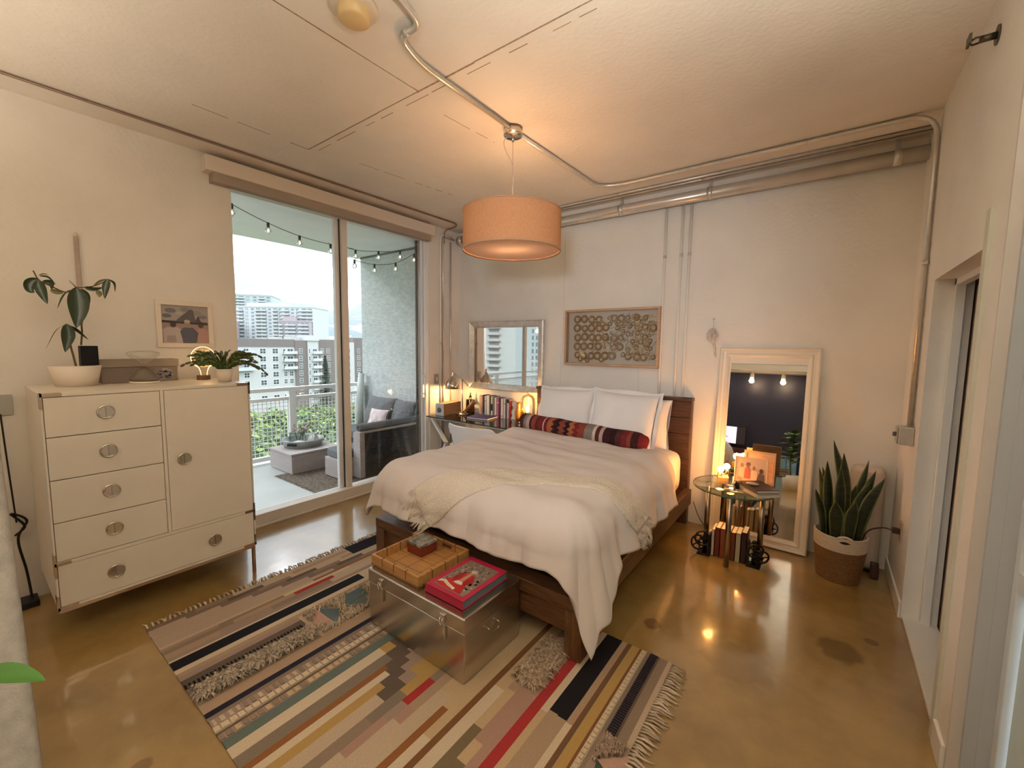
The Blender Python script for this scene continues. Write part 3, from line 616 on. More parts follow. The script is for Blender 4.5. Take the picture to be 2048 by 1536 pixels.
strip(-.625, -.575, [(1.49,'mauve'), (E_,'dk')]); strip(-.575, -.535, [(1.50,'tan'), (E_,'taupe')]); strip(-.535, RX1, [(1.5,'mauve'), (E_,'lt')])
# triangles
TRIS = []
def inside(x, y, T): 
    k = [(T[(i+1) % len(T)][0]-T[i][0])*(y-T[i][1])-(T[(i+1) % len(T)][1]-T[i][1])*(x-T[i][0]) for i in range(len(T))]
    return all(q > 0 for q in k) or all(q < 0 for q in k)
def tri(pts, c): TRIS.append(pts); b.ext([(x, y, .007) for x, y in pts], (0, 0, .003), c=C[c])
tri([(-2.32,1.39), (-2.21,1.32), (-2.24,1.49), (-2.32,1.49)], 'blue'); tri([(-2.21,1.32), (-2.12,1.40), (-2.235,1.49)], 'teal')
tri([(-2.33,1.205), (-2.22,1.29), (-2.10,1.205)], 'blue'); tri([(-2.33,1.20), (-2.10,1.205), (-2.2,1.12)], 'pink')
tri([(-.60,1.38), (-.50,1.47), (-.50,1.33)], 'pink'); tri([(-.60,1.38), (-.50,1.33), (-.56,1.15)], 'green')
for yy in (.7, .9): tri([(-.60,yy), (-.52,yy+.08), (-.52,yy-.04)], 'blue')
b.build('woven_ground', attr_mat('kilim_weave', .95, .5, 260, (1,2.5,1), .16, 150), rug)
# raised bead rows, ticks and teeth: woven detail standing proud of the ground
b = MB()
y = RY0
while y < RY1-.03:
    l = RND.uniform(.022,.034); b.box(-1.902, -1.872, y, y+l-.006, .006, .013, c=C['cream'])
    b.box(-1.948, -1.912, y+.01, y+l*.8, .006, .011, c=C['taupe'] if hsh(y*99) > .4 else C['lt']); b.box(-1.850, -1.82, y, y+l*.7, .006, .010, c=C['taupe'] if hsh(y*77) > .5 else C['sand'])
    b.box(-.664, -.645, y, y+l-.007, .006, .012, c=C['cream']); y += l
y = RY0
while y < 1.08: b.box(-2.255, -2.228, y, y+.008, .006, .011, c=C['blk']); y += .017
y = 1.51
while y < 2.06: b.box(-.622, -.585, y, y+.007, .006, .011, c=C['navy']); y += .014
b.build('raised_weave', attr_mat('kilim_beads', .95, .4, 300), rug, stuff=True)
def shag(label, x0, x1, y0, y1, n, L, c1, c2, nm='shag_pile'):
    b = MB()
    for _ in range(n):
        x, y = RND.uniform(x0, x1), RND.uniform(y0, y1)
        if any(inside(x, y, T) for T in TRIS): continue
        a = RND.uniform(0, 2*PI); l = L*RND.uniform(.6, 1.2); k = RND.random()
        c = tuple(p+(q-p)*k for p, q in zip(c1, c2)); w = .0045
        if any(inside(x+cos(a)*l, y+sin(a)*l, T) for T in TRIS): continue
        px, py = -sin(a)*w, cos(a)*w; p = [Vector((x, y, .005)), Vector((x+cos(a)*l*.45, y+sin(a)*l*.45, .024+.01*RND.random())), Vector((x+cos(a)*l, y+sin(a)*l, .010+.012*RND.random()))]
        b.add([p[0]+Vector((px,py,0)), p[0]-Vector((px,py,0)), p[1]+Vector((px,py,0)), p[1]-Vector((px,py,0)), p[2]], [(0,1,3,2), (2,3,4)], True, 0, c)
    b.build(nm, attr_mat('wool_tufts', .95, 0), rug, stuff=True, label=label)
shag('grey-brown shaggy band', -2.19, -2.105, .56, 1.075, 2300, .042, (.13,.10,.075), (.50,.41,.31))
shag('tan shaggy patch', -1.085, -.965, 1.51, 1.85, 2000, .042, (.20,.13,.08), (.55,.42,.30))
shag('looped oatmeal patch', -2.325, -2.085, 1.12, 1.52, 1500, .012, (.36,.28,.20), (.56,.46,.35))
shag('looped oatmeal patch', -.615, -.53, 1.37, 1.49, 400, .012, (.30,.21,.15), (.42,.30,.22))
def fringe(x, d, y0, y1, L, n):
    b = MB()
    for k in range(n):
        y = y0+(y1-y0)*(k+.5)/n; j = RND.uniform(-.012, .012); l = L*RND.uniform(.75, 1.15)
        pts = [(x, y, .006), (x+d*l*.35, y+j*.4, .012+.004*RND.random()), (x+d*l*.7, y+j, .006), (x+d*l, y+j*1.7, .003)]
        c = RND.choice(((.50,.40,.29), (.40,.31,.22), (.58,.48,.36))); b.tube(pts, [.005, .0055, .004, .0015], 5, c=c)
        if k % 2: b.tube([(x, y+.004, .006), (x+d*l*.4, y-j, .01), (x+d*l*.95, y-j*2, .003)], [.004, .004, .001], 4, c=c)
    b.build('fringe', attr_mat('wool_tufts', .95, 0), rug, stuff=True)
fringe(RX0, -1, RY0, RY1, .065, 62); fringe(RX1, 1, RY0, RY1, .085, 90)
# ================================================================ tin trunk and the things on it
mtin = M('dull_tin', (.60,.56,.49), .27, metal=1., var=.06, vscale=4, bump=.06, bscale=9)
TZ = .012
tr = thing('tin_trunk', 'dull silver tin trunk with two hasp latches at the foot of the bed', 'trunk', (-1.605, 1.545, TZ))
b = MB(); b.box(-1.968, -1.242, 1.325, 1.757, TZ, .257); b.build('body', mtin, tr, bevel=.004, seg=2)
b = MB(); b.box(-1.973, -1.237, 1.320, 1.760, .258, .335); b.build('lid', mtin, tr, bevel=.009, seg=3)
mchr = M('bright_steel', (.72,.68,.62), .18, metal=1.)
for x in (-1.852, -1.375):
    b = MB(); b.box(x-.016, x+.016, 1.311, 1.321, .268, .312); la = b.build('latch_plate', mchr, tr, bevel=.003)
    b = MB(); b.tube([(x-.008,1.308,.296), (x-.008,1.302,.28), (x-.004,1.304,.262), (x+.004,1.304,.262), (x+.008,1.302,.28), (x+.008,1.308,.296)], .0025, 6); b.build('hasp_loop', mchr, la)
    b = MB(); b.box(x+.004, x+.016, 1.313, 1.324, .185, .262); b.build('hasp_tongue', mchr, la, bevel=.002)
b = MB(); b.tube(bez([(-1.239,1.48,.21), (-1.222,1.48,.21), (-1.222,1.48,.178), (-1.222,1.555,.178), (-1.222,1.555,.21), (-1.239,1.555,.21)], 5, .012), .003, 8); b.build('handle', mtin, tr)
mbam = wood('bamboo_ply', (.36,.17,.055), (.47,.25,.085), (1.5,20,10), 5, .38, .05); mlaced = M('dark_lacing', (.06,.025,.012), .7)
ZL = .336
ty = thing('wooden_tray', 'honey-coloured bamboo tray with dark laced stitching on the trunk', 'tray', (-1.79, 1.545, ZL))
tx0, tx1, ty0, ty1 = -1.985, -1.588, 1.352, 1.735
b = MB(); b.box(tx0+.012, tx1-.012, ty0+.012, ty1-.012, ZL, ZL+.012); b.build('tray_base', mbam, ty)
for x0, x1, y0, y1 in ((tx0,tx1,ty0,ty0+.014), (tx0,tx1,ty1-.014,ty1), (tx0,tx0+.014,ty0+.014,ty1-.014), (tx1-.014,tx1,ty0+.014,ty1-.014)):
    b = MB(); b.box(x0, x1, y0, y1, ZL, ZL+.062); b.build('tray_wall', mbam, ty, bevel=.003)
b = MB()
for k in range(1, 4):
    x = tx0+(tx1-tx0)*k/4; y = ty0+(ty1-ty0)*k/4
    for j in range(22):
        f = j/22
        b.box(x-.001, x+.001, ty0+.016+(ty1-ty0-.032)*f, ty0+.016+(ty1-ty0-.032)*(f+.028), ZL+.011, ZL+.0132); b.box(tx0+.016+(tx1-tx0-.032)*f, tx0+.016+(tx1-tx0-.032)*(f+.028), y-.001, y+.001, ZL+.011, ZL+.0132)
    for yy in (ty0, ty1-.014): b.box(x-.0018, x+.0018, yy-.0012, yy+.0152, ZL+.018, ZL+.0633)
    for xx in (tx0, tx1-.014): b.box(xx-.0012, xx+.0152, y-.0018, y+.0018, ZL+.018, ZL+.0633)
for j in range(30):
    x = tx0+.006+(tx1-tx0-.012)*j/29; y = ty0+.006+(ty1-ty0-.012)*j/29
    b.box(x-.002, x+.002, ty0-.0015, ty0+.002, ZL+.006, ZL+.012); b.box(tx1-.002, tx1+.0015, y-.002, y+.002, ZL+.006, ZL+.012); b.box(x-.002, x+.002, ty1-.016, ty1-.0125, ZL+.05, ZL+.055)
b.build('lacing', mlaced, ty, stuff=True)
rbx = thing('red_box', 'small red box with a marbled grey top inside the bamboo tray', 'box', (-1.862, 1.618, ZL+.013))
b = MB(); b.box(-1.925, -1.80, 1.557, 1.68, ZL+.013, ZL+.068); b.build('box_body', M('oxblood_lacquer', (.16,.022,.012), .4, var=.1), rbx, bevel=.003)
b = MB(); b.box(-1.926, -1.799, 1.556, 1.681, ZL+.068, ZL+.084); b.build('lid', M('marbled_print', (.34,.33,.30), .5, col2=(.06,.055,.05), vscale=26), rbx, bevel=.002)
b = MB(); b.box(-1.79, -1.72, 1.716, 1.7205, ZL+.03, ZL+.045); b.build('wall_slot', mlaced, ty)
bk = thing('coffee_table_book', 'large red hardback art book with a robed figure on its cover', 'book', (-1.42, 1.535, ZL))
bx0, bx1, by0, by1 = -1.548, -1.288, 1.362, 1.708; mcov = M('crimson_cloth', (.42,.012,.05), .5, bump=.1, bscale=400)
b = MB(); b.box(bx0, bx1, by0, by1, ZL+.040, ZL+.044); b.box(bx0, bx1, by0, by1, ZL, ZL+.004); b.box(bx0, bx1, by0, by0+.004, ZL, ZL+.044); b.build('cover', mcov, bk, bevel=.0015)
b = MB(); b.box(bx0+.004, bx1-.004, by0+.004, by1-.004, ZL+.0045, ZL+.0395); b.build('page_block', M('grey_blue_page_edges', (.10,.15,.17), .8, var=.1, vscale=60, stretch=(1,1,30)), bk)
# printed plate on the cover: flat shapes
zc = ZL+.0442; px0, px1, py0, py1 = bx0+.030, bx1-.028, by0+.030, by1-.036
def plate(pts, c, k):
    b.ext([(px0+(px1-px0)*x, py0+(py1-py0)*y, zc) for x, y in pts], (0, 0, .0004+.00012*k), c=c)
def disc(cx, cy, r, c, k, n=14, ry=None): plate([(cx+r*cos(2*PI*i/n), cy+(ry or r)*sin(2*PI*i/n)) for i in range(n)], c, k)
b = MB(); plate([(0,0), (1,0), (1,1), (0,1)], (.20,.16,.12), 0)
rr = random.Random(5)
for _ in range(150):
    x, y = rr.uniform(.05,.95), rr.uniform(.1,.96); disc(x, y, rr.uniform(.018,.045), rr.choice(((.30,.25,.19), (.22,.10,.08), (.10,.09,.08), (.36,.31,.25), (.18,.13,.14))), 1, 7)
plate([(.12,.02), (.88,.02), (.70,.34), (.66,.60), (.34,.60), (.30,.34)], (.40,.02,.02), 2); plate([(.02,.04), (.5,.02), (.34,.40), (.12,.26)], (.46,.025,.02), 3)
plate([(.43,.22), (.57,.22), (.55,.66), (.45,.66)], (.42,.24,.14), 4); plate([(.20,.42), (.34,.60), (.40,.40), (.30,.22)], (.30,.015,.02), 4); plate([(.80,.42), (.66,.60), (.60,.40), (.70,.22)], (.30,.015,.02), 4)
plate([(.36,.24), (.64,.24), (.58,.32), (.42,.32)], (.62,.60,.56), 5); disc(.5, .72, .085, (.55,.40,.30), 5, 16, .07); plate([(.40,.76), (.60,.76), (.64,.88), (.56,.82), (.5,.90), (.44,.82), (.36,.88)], (.16,.14,.12), 6)
disc(.47, .73, .012, (.05,.04,.04), 6, 8); disc(.53, .73, .012, (.05,.04,.04), 6, 8)
plate([(.02,.10), (.14,.145), (.36,.085), (.60,.045), (.60,.105), (.36,.15), (.14,.215), (.03,.17)], (.72,.68,.60), 7)
for i in range(9):
    x = .12+.048*i; y = .165-.013*i; plate([(x,y), (x+.02,y-.004), (x+.02,y+.018), (x,y+.022)], (.35,.24,.18), 8)
b.build('cover_plate', attr_mat('printed_plate', .45, 0, var=.04), bk)
# ================================================================ leaf helper
def leaf(b, pts, w, side, cup=.15, n=10, c=None, prof=None, m=0, sharp=1.0):
    """blade along the spline through pts, width w, opening towards side"""
    P = spline(pts, max(2, n//(len(pts)-1))); k = len(P); side = Vector(side)
    vs = []
    for i, p in enumerate(P):
        t = (P[min(i+1, k-1)]-P[max(i-1, 0)]).normalized(); s = (side-t*side.dot(t)).normalized(); nn = t.cross(s)
        u = i/(k-1); ww = w*(prof(u) if prof else (sin(PI*min(1, u**.8))**.75*(1-.25*u)+.02))
        vs += [p-s*ww/2+nn*cup*ww, p-s*ww/4+nn*cup*ww*.3, p, p+s*ww/4+nn*cup*ww*.3, p+s*ww/2+nn*cup*ww]
    fs = [(i*5+j, i*5+j+1, (i+1)*5+j+1, (i+1)*5+j) for i in range(k-1) for j in range(4)]
    b.add(vs, fs, True, m, c)
# ================================================================ dresser
mdr = M('cream_lacquer', (.70,.64,.55), .38, var=.015); mstl = M('warm_chrome', (.58,.46,.36), .22, metal=1.); mgap = M('shadow_gap', (.16,.12,.09), .7)
dr = thing('dresser', 'tall cream campaign dresser with round flush pulls and metal corners', 'dresser', (-3.37, .71, 0))
dx0, dx1, dy0, dy1, dz0, dz1 = -3.71, -3.05, .245, 1.175, .20, 1.315
b = MB(); b.box(dx0, dx1-.016, dy0, dy1, dz0, dz1); b.build('case', mdr, dr, bevel=.003)
b = MB()
for y0, y1, z0, z1 in ((dy0,dy1,1.298,dz1), (dy0,dy1,.434,.452), (dy0,dy1,dz0,.213), (dy0,.253,.213,1.298), (1.167,dy1,.213,1.298), (.706,.722,.452,1.298)): b.box(dx1-.02, dx1, y0, y1, z0, z1)
b.build('front_frame', mdr, dr, bevel=.0015)
b = MB(); b.box(dx1-.0165, dx1-.0155, .25, 1.17, .21, 1.30); b.build('front_recess', mgap, dr)
def pull(y, z, par):
    b = MB(); x = dx1
    b.grid(24, 8, lambda u, v: (x+.003+.005*cos(2*PI*v), y+(.033+.005*sin(2*PI*v)*0+.0045*cos(2*PI*v+1.6))*cos(2*PI*u), z+(.033+.0045*cos(2*PI*v+1.6))*sin(2*PI*u)), True, True)
    b.lathe([(0,0), (.030,0)], (0,0,0), 24); 
    k = len(b.v)-48
    for i in range(k, len(b.v)): p = b.v[i]; b.v[i] = Vector((x+.001, y+p.x, z+p.y))
    o = b.build('pull_ring', M('polished_nickel', (.66,.60,.52), .12, metal=1.), par)
    b = MB(); pts = [(x+.004, y+.030*cos(a), z+.030*sin(a)) for a in [PI/2-PI*i/12 for i in range(13)]]; b.ext(pts, (.004,0,0)); b.build('pull_plate', M('soft_nickel', (.62,.58,.52), .25, metal=1.), par)
zs = (1.297, 1.095, .876, .656, .453)
for i in range(4):
    b = MB(); b.box(dx1-.015, dx1-.001, .255, .704, zs[i+1]+.002, zs[i]-.002); d = b.build('drawer', mdr, dr, bevel=.002); pull(.476, (zs[i]+zs[i+1])/2+.007, d)
b = MB(); b.box(dx1-.015, dx1-.001, .255, 1.165, .215, .432); d = b.build('drawer', mdr, dr, bevel=.002); pull(.470, .320, d); pull(.937, .322, d)
b = MB(); b.box(dx1-.015, dx1-.001, .724, 1.165, .454, 1.296); d = b.build('door', mdr, dr, bevel=.002); pull(.803, .878, d)
def corner(y, z, sy, sz, L=.075, W=.016):
    b = MB(); x = dx1+.0015
    b.box(dx1-.05, x, min(y, y+sy*L), max(y, y+sy*L), min(z, z+sz*W), max(z, z+sz*W)); b.box(dx1-.05, x, min(y-sy*.0015, y+sy*W*.5), max(y-sy*.0015, y+sy*W*.5), min(z, z+sz*L), max(z, z+sz*L)); b.build('corner_plate', mstl, dr)
corner(dy0, dz1+.001, 1, -1); corner(dy1, dz1+.001, -1, -1); corner(dy0, dz0-.001, 1, 1); corner(dy1, dz0-.001, -1, 1)
for y, s in ((dy0, 1), (dy1, -1)):
    corner(y, .434, s, 1, .06, .016); b = MB(); b.box(dx1-.05, dx1+.0015, min(y-s*.0015, y+s*.008), max(y-s*.0015, y+s*.008), .375, .434); b.build('corner_plate', mstl, dr)
for x, y in ((-3.46, dy0+.10), (dx1-.02, dy1-.012), (dx0+.02, dy0+.10), (dx0+.02, dy1-.012)):
    b = MB(); b.box(x-.009, x+.009, y-.009, y+.009, 0, .18); b.build('leg', mstl, dr)
b = MB(); b.box(dx1-.029, dx1-.011, dy0+.003, dy1-.003, .178, .198); b.box(dx0+.011, dx0+.029, dy0+.003, dy1-.003, .178, .198); b.box(dx0+.02, dx1-.02, dy0+.003, dy0+.021, .178, .198); b.box(dx0+.02, dx1-.02, dy1-.021, dy1-.003, .178, .198); b.build('base_frame', mstl, dr)
ZD_ = dz1+.001
# ---- drooping plant in a round white planter
mpot = M('white_ceramic', (.74,.66,.57), .45, var=.02); msoil = M('dark_soil', (.03,.02,.014), .95, bump=.6)
pc = (-3.50, .432)
pl = thing('potted_plant', 'drooping dark-leaved plant in a low round white planter on the dresser', 'plant', (*pc, ZD_))
b = MB(); b.lathe([(0,.002), (.088,0), (.112,.118), (.105,.118), (.084,.02), (0,.02)], (*pc, ZD_), 40); b.build('planter', mpot, pl)
b = MB(); b.lathe([(0,.085), (.098,.082)], (*pc, ZD_), 24); b.build('soil', msoil, pl)
mnur = M('black_plastic', (.006,.006,.008), .6, spec=.15)
b = MB(); b.box(-3.555, -3.475, .455, .530, ZD_+.095, ZD_+.232); b.build('nursery_pot', mnur, pl, bevel=.004)
def dl(u, v, dx=0.):
    y = (.416+.000326*(u-720)+.0000266*(1200-v))*1.045; z = 1.58+((1.434+.000468*(1200-v)+.000038*(u-720))-1.58)*1.045
    k = (3.5-dx)/3.5; return Vector((-3.5+dx, y*k, 1.58+(z-1.58)*k))
mstem = M('brown_stem', (.10,.06,.03), .7); mleaf = M('dark_leaf', (.012,.026,.011), .3, col2=(.03,.05,.017), vscale=14, bump=.1); mleafy = M('yellowing_leaf', (.22,.20,.07), .45, col2=(.14,.14,.045), vscale=14)
b = MB()
b.tube(spline([dl(780,950), dl(792,800), dl(790,680), dl(845,560), dl(850,470), dl(790,330), dl(720,265)]), .0045, 7); b.tube(spline([dl(720,1200,.03), dl(690,1080,.03), dl(650,930,.03), dl(610,700,.03)]), .005, 7)
b.tube(spline([dl(720,265), dl(600,320,.02), dl(430,250,.03), dl(300,185,.03), dl(235,80,.02)]), .0035, 6); b.tube(spline([dl(720,265), dl(830,265,.02), dl(980,235,.03), dl(1130,165,.04)]), .003, 6); b.tube([dl(720,265), dl(640,185,-.02)], [.003,.0015], 6)
b.build('stem', mstem, pl)
S_ = .00034
for pts, w, dxx, mm, sd in (
  ([(300,170),(205,215),(200,290),(250,325)], 150, .03, mleaf, (0,1,.5)), ([(280,180),(320,300),(390,455)], 150, .05, mleaf, (.1,1,.25)), ([(330,200),(430,215),(440,290)], 90, .02, mleaf, (.2,.4,1)),
  ([(300,135),(400,150),(490,240)], 34, .0, mleaf, (.3,.3,1)), ([(420,290),(500,320),(575,330)], 85, .02, mleafy, (.2,.2,1)), ([(290,130),(350,112),(410,128)], 22, -.02, mleafy, (.5,0,1)),
  ([(720,268),(745,420),(745,580),(725,745)], 290, .07, mleaf, (0,1,.05)), ([(780,280),(850,360),(855,470),(830,560)], 90, .02, mleaf, (.3,1,.3)), ([(650,290),(565,370),(500,510)], 48, .05, mleaf, (.6,.6,.3)),
  ([(820,262),(930,285),(1060,265)], 80, .04, mleaf, (.3,.1,1)), ([(1120,165),(1090,270),(1078,405)], 110, .06, mleaf, (.2,1,.1)), ([(1130,165),(1205,215),(1215,325)], 55, .03, mleaf, (.7,.5,.2)),
  ([(935,240),(1020,185),(1130,160)], 48, .0, mleafy, (.5,0,1)), ([(975,300),(1010,345),(1005,385)], 85, .02, mleafy, (.2,1,.2)),
  ([(605,685),(625,800),(615,900),(590,1020)], 185, .06, mleaf, (0,1,.05)), ([(590,692),(480,770),(370,965)], 34, .04, mleaf, (.8,.4,.3)), ([(640,710),(740,775),(875,895)], 62, .05, mleaf, (.5,.5,.5))):
    b = MB(); leaf(b, [dl(u, v, dxx) for u, v in pts], w*S_, sd, .12, 12); b.build('leaf', mm, pl)
# ---- storage box
sb = thing('storage_box', 'grey-brown lidded storage box with a printed label behind the hourglass', 'box', (-3.63, .735, ZD_))
mbx = M('grey_brown_card', (.20,.15,.11), .7, var=.05)
b = MB(); b.box(-3.70, -3.560, .548, .928, ZD_, ZD_+.10); b.build('box_body', mbx, sb, bevel=.002)
b = MB(); b.box(-3.705, -3.553, .541, .935, ZD_+.098, ZD_+.146); b.build('lid', M('taupe_card', (.26,.20,.15), .7, var=.05), sb, bevel=.002)
b = MB(); rr = random.Random(3); x = -3.5595
def lab(y0, y1, z0, z1, c, k): b.box(x, x+.0006+.0002*k, y0, y1, ZD_+z0, ZD_+z1, c=c)
lab(.806,.905,.008,.092,(.22,.19,.17),0)
for _ in range(26):
    y, z = rr.uniform(.812,.885), rr.uniform(.012,.062); lab(y, y+rr.uniform(.006,.018), z, z+rr.uniform(.004,.014), rr.choice(((.05,.05,.09), (.32,.28,.25), (.10,.09,.14), (.16,.13,.12))), 1)
for k in range(2): lab(.845,.895-.02*k,.070+.009*k,.075+.009*k,(.40,.36,.31),2)
b.build('printed_label', attr_mat('printed_plate', .45, 0, var=.04), sb)
# ---- hourglass
hg = thing('hourglass', 'wide clear glass hourglass with grey sand on a white base', 'hourglass', (-3.45, .728, ZD_))
hc = (-3.45, .728, ZD_); gl = glass_mat('hourglass_glass', (.985,.98,.97), .3)
b = MB(); b.lathe([(0,.002), (.072,0), (.076,.006), (.072,.013), (0,.013)], hc, 40); b.build('base', M('white_plaster', (.78,.70,.60), .5), hg)
b = MB(); b.lathe([(.02,.013), (.070,.016), (.076,.024), (.070,.040), (.030,.085), (.008,.104), (.006,.110), (.010,.118), (.030,.134), (.060,.155), (.080,.176), (.084,.186), (.078,.196), (.05,.203), (0,.205)], hc, 40); b.build('glass_body', gl, hg)
b = MB(); b.lathe([(0,.0145), (.067,.0165), (.071,.024), (.066,.037), (.03,.076), (0,.088)], hc, 32); b.build('sand', M('grey_sand', (.19,.16,.12), .9, bump=.4, bscale=300), hg)
# ---- flat acrylic bulb lamp
lb = thing('bulb_lamp', 'glowing bulb-shaped acrylic lamp on a small wooden base', 'lamp', (-3.50, 1.058, ZD_))
lc = Vector((-3.50, 1.062, ZD_+.155)); mg = M('edge_lit_acrylic', (.9,.6,.3), .4, emit=(1.,.60,.22), estr=3.2)
outl = [(.070*cos(a), .074*sin(a)) for a in [(-.36*PI)+(1.72*PI)*i/28 for i in range(29)]]; outl += [(-.020,-.095), (-.016,-.128), (.016,-.128), (.020,-.095)]
ax = Vector((.28,.96,0))
pp = [lc+ax*u+Vector((0,0,v)) for u, v in outl]
b = MB(); b.ext([p-Vector((.003,0,0)) for p in pp], (.006,0,0)); b.build('acrylic_plate', glass_mat('acrylic', (.97,.93,.86), .5), lb)
b = MB(); b.tube(pp+[pp[0]], .0022, 6); b.build('glowing_rim', mg, lb)
b = MB()
for k in range(9):
    v = -.052+.0135*k; w = math.sqrt(max(0, .068**2-v*v)); b.tube([lc+ax*(w*s)+Vector((.0035, 0, v-.012*(1-s*s))) for s in [-.97+1.94*i/12 for i in range(13)]], .0007, 4)
for k in range(9):
    u = -.056+.014*k; w = math.sqrt(max(0, .070**2-u*u)); b.tube([lc+ax*(u*(1-.25*abs(s)))+Vector((.0035, 0, w*s)) for s in [-.97+1.94*i/10 for i in range(11)]], .00055, 4)
b.build('engraved_grid', M('engraved_glow', (.9,.6,.3), .4, emit=(1.,.55,.18), estr=1.3), lb)
b = MB(); b.cyl((-3.50,1.058,ZD_), (-3.50,1.058,ZD_+.032), .040, n=28); b.build('base', M('walnut_base', (.13,.07,.03), .5), lb, bevel=.003)
lamp('acrylic_lamp_light', lc+Vector((.05,0,-.02)), .25, WARM, .03)
# ---- christmas cactus
cc = Vector((-3.24, 1.098, ZD_)); ct = thing('cactus_plant', 'bushy segmented cactus in a small pale pot on the dresser corner', 'plant', cc)
b = MB(); b.lathe([(0,.001), (.038,0), (.052,.085), (.047,.085), (.040,.06), (0,.06)], cc, 28); b.build('pot', mpot, ct)
mc1 = M('cactus_green', (.035,.07,.012), .4, col2=(.09,.14,.03), vscale=20); mc2 = M('cactus_tip_green', (.14,.20,.05), .4, col2=(.07,.12,.02), vscale=20); mc3 = M('cactus_old', (.10,.085,.02), .5, col2=(.05,.05,.012), vscale=20)
def seg(b, p, d, l, w, nrm):
    d = d.normalized(); s = d.cross(nrm).normalized(); n = s.cross(d); pr = [(0,.22), (.25,.85), (.5,.80), (.75,1.0), (1,.35)]
    vs = []
    for f, q in pr:
        c = p+d*l*f; vs += [c-s*w*q/2, c+n*.004, c+s*w*q/2, c-n*.004]
    fs = [(i*4+j, i*4+(j+1) % 4, (i+1)*4+(j+1) % 4, (i+1)*4+j) for i in range(4) for j in range(4)] + [(3,2,1,0), (16,17,18,19)]
    b.add(vs, fs, True); return p+d*l
rr = random.Random(8)
for k in range(72):
    a = 2*PI*k/44*2.0+rr.uniform(-.3,.3); up = rr.uniform(.6, 3.4); reach = rr.choice((5,6,6,7,7)) ; fav = (sin(a) > .2)
    if fav and k % 3 == 0: reach += 2
    d = Vector((cos(a)*.8, sin(a), up)); p = cc+Vector((cos(a)*.022, sin(a)*.022, .08)); b = MB()
    if cos(a) < -.5: reach = min(reach, 6)
    for j in range(reach):
        l = rr.uniform(.027, .037); p2 = seg(b, p, d, l, rr.uniform(.015, .021), Vector((-sin(a)*.7, cos(a)*.7, .3)))
        if p2.z < ZD_+.012 and p2.y < 1.19 and p2.x < -3.03: break
        if p2.x < -3.42 : break
        p = p2; d = (d.normalized()+Vector((cos(a)*.12, sin(a)*.16, -.13-.042*j))).normalized()
    b.build('branch', (mc1, mc1, mc2, mc3)[k % 4], ct)
# ---- framed photograph on the wall
fp = thing('framed_photo', 'white framed photo of three people before a pointed monument, on the window wall', 'picture', (-3.79, 1.05, 1.535))
fy0, fy1, fz0, fz1 = .880, 1.222, 1.538, 1.872; mwf = M('white_frame', (.78,.70,.61), .4)
for y0, y1, z0, z1 in ((fy0,fy1,fz1-.031,fz1), (fy0,fy1,fz0,fz0+.031), (fy0,fy0+.031,fz0+.031,fz1-.031), (fy1-.031,fy1,fz0+.031,fz1-.031)):
    b = MB(); b.box(X0+.001, X0+.022, y0, y1, z0, z1); b.build('frame_side', mwf, fp, bevel=.002)
b = MB(); xx = X0+.006; gy, gz, gw, gh = fy0+.031, fz0+.031, fy1-fy0-.062, fz1-fz0-.062
def ph(pts, c, k): b.ext([(xx+.0001*k, gy+gw*u, gz+gh*v) for u, v in pts], (.0006+.0002*k, 0, 0), c=c)
def pdisc(u, v, r, c, k, n=12, rv=None): ph([(u+r*cos(2*PI*i/n), v+(rv or r)*sin(2*PI*i/n)) for i in range(n)], c, k)
ph([(0,0), (1,0), (1,1), (0,1)], (.36,.32,.31), 0)
for u, v, r, c in ((.2,.86,.12,(.17,.17,.19)), (.5,.9,.1,(.24,.22,.23)), (.75,.82,.12,(.28,.26,.27)), (.12,.72,.1,(.15,.15,.17)), (.9,.72,.1,(.22,.2,.22)), (.38,.8,.08,(.42,.38,.36))): pdisc(u, v, r, c, 1, 10, r*.55)
ph([(0,.60), (1,.57), (1,.50), (0,.54)], (.05,.045,.05), 2); ph([(.30,.60), (.62,.92), (.68,.90), (.74,.56)], (.12,.11,.12), 3); ph([(.70,.56), (.79,.76), (.86,.55)], (.10,.08,.09), 3)
ph([(0,.54), (1,.50), (1,0), (0,0)], (.32,.24,.22), 2)
ph([(.02,.36), (.12,.42), (.34,.42), (.46,.30), (.42,0), (.04,0)], (.46,.40,.38), 4); ph([(.38,.32), (.46,.42), (.66,.42), (.78,.28), (.72,0), (.44,0)], (.10,.105,.14), 5); ph([(.74,.34), (.80,.40), (.96,.38), (1,.3), (1,0), (.78,0)], (.44,.26,.24), 4)
for u, v, c in ((.24,.50,(.07,.05,.045)), (.54,.53,(.32,.22,.17)), (.84,.50,(.10,.07,.06))): pdisc(u, v, .065, c, 6, 14, .085)
pdisc(.54,.585,.068,(.46,.38,.34),7,12,.05); pdisc(.24,.555,.066,(.05,.045,.045),7,12,.04); pdisc(.84,.55,.065,(.06,.05,.05),7,12,.04); ph([(.09,.02), (.30,.02), (.28,.20), (.11,.20)], (.34,.28,.27), 8)
b.build('photo_print', attr_mat('printed_plate', .45, 0, var=.04), fp)
ws = thing('wall_strip', 'slim grey plaster-coloured strip hanging on the wall above the drooping plant', 'wall strip', (-3.795, .515, 1.93))
b = MB(); b.box(X0+.001, X0+.014, .503, .527, 1.90, 2.225); b.build('strip_body', M('lilac_grey_wood', (.40,.32,.28), .7, var=.08, vscale=30), ws, bevel=.004)
b = MB(); b.ball((X0+.010, .514, 2.235), (.009,.012,.016)); b.build('tip', M('pale_tip', (.58,.46,.34), .5), ws)
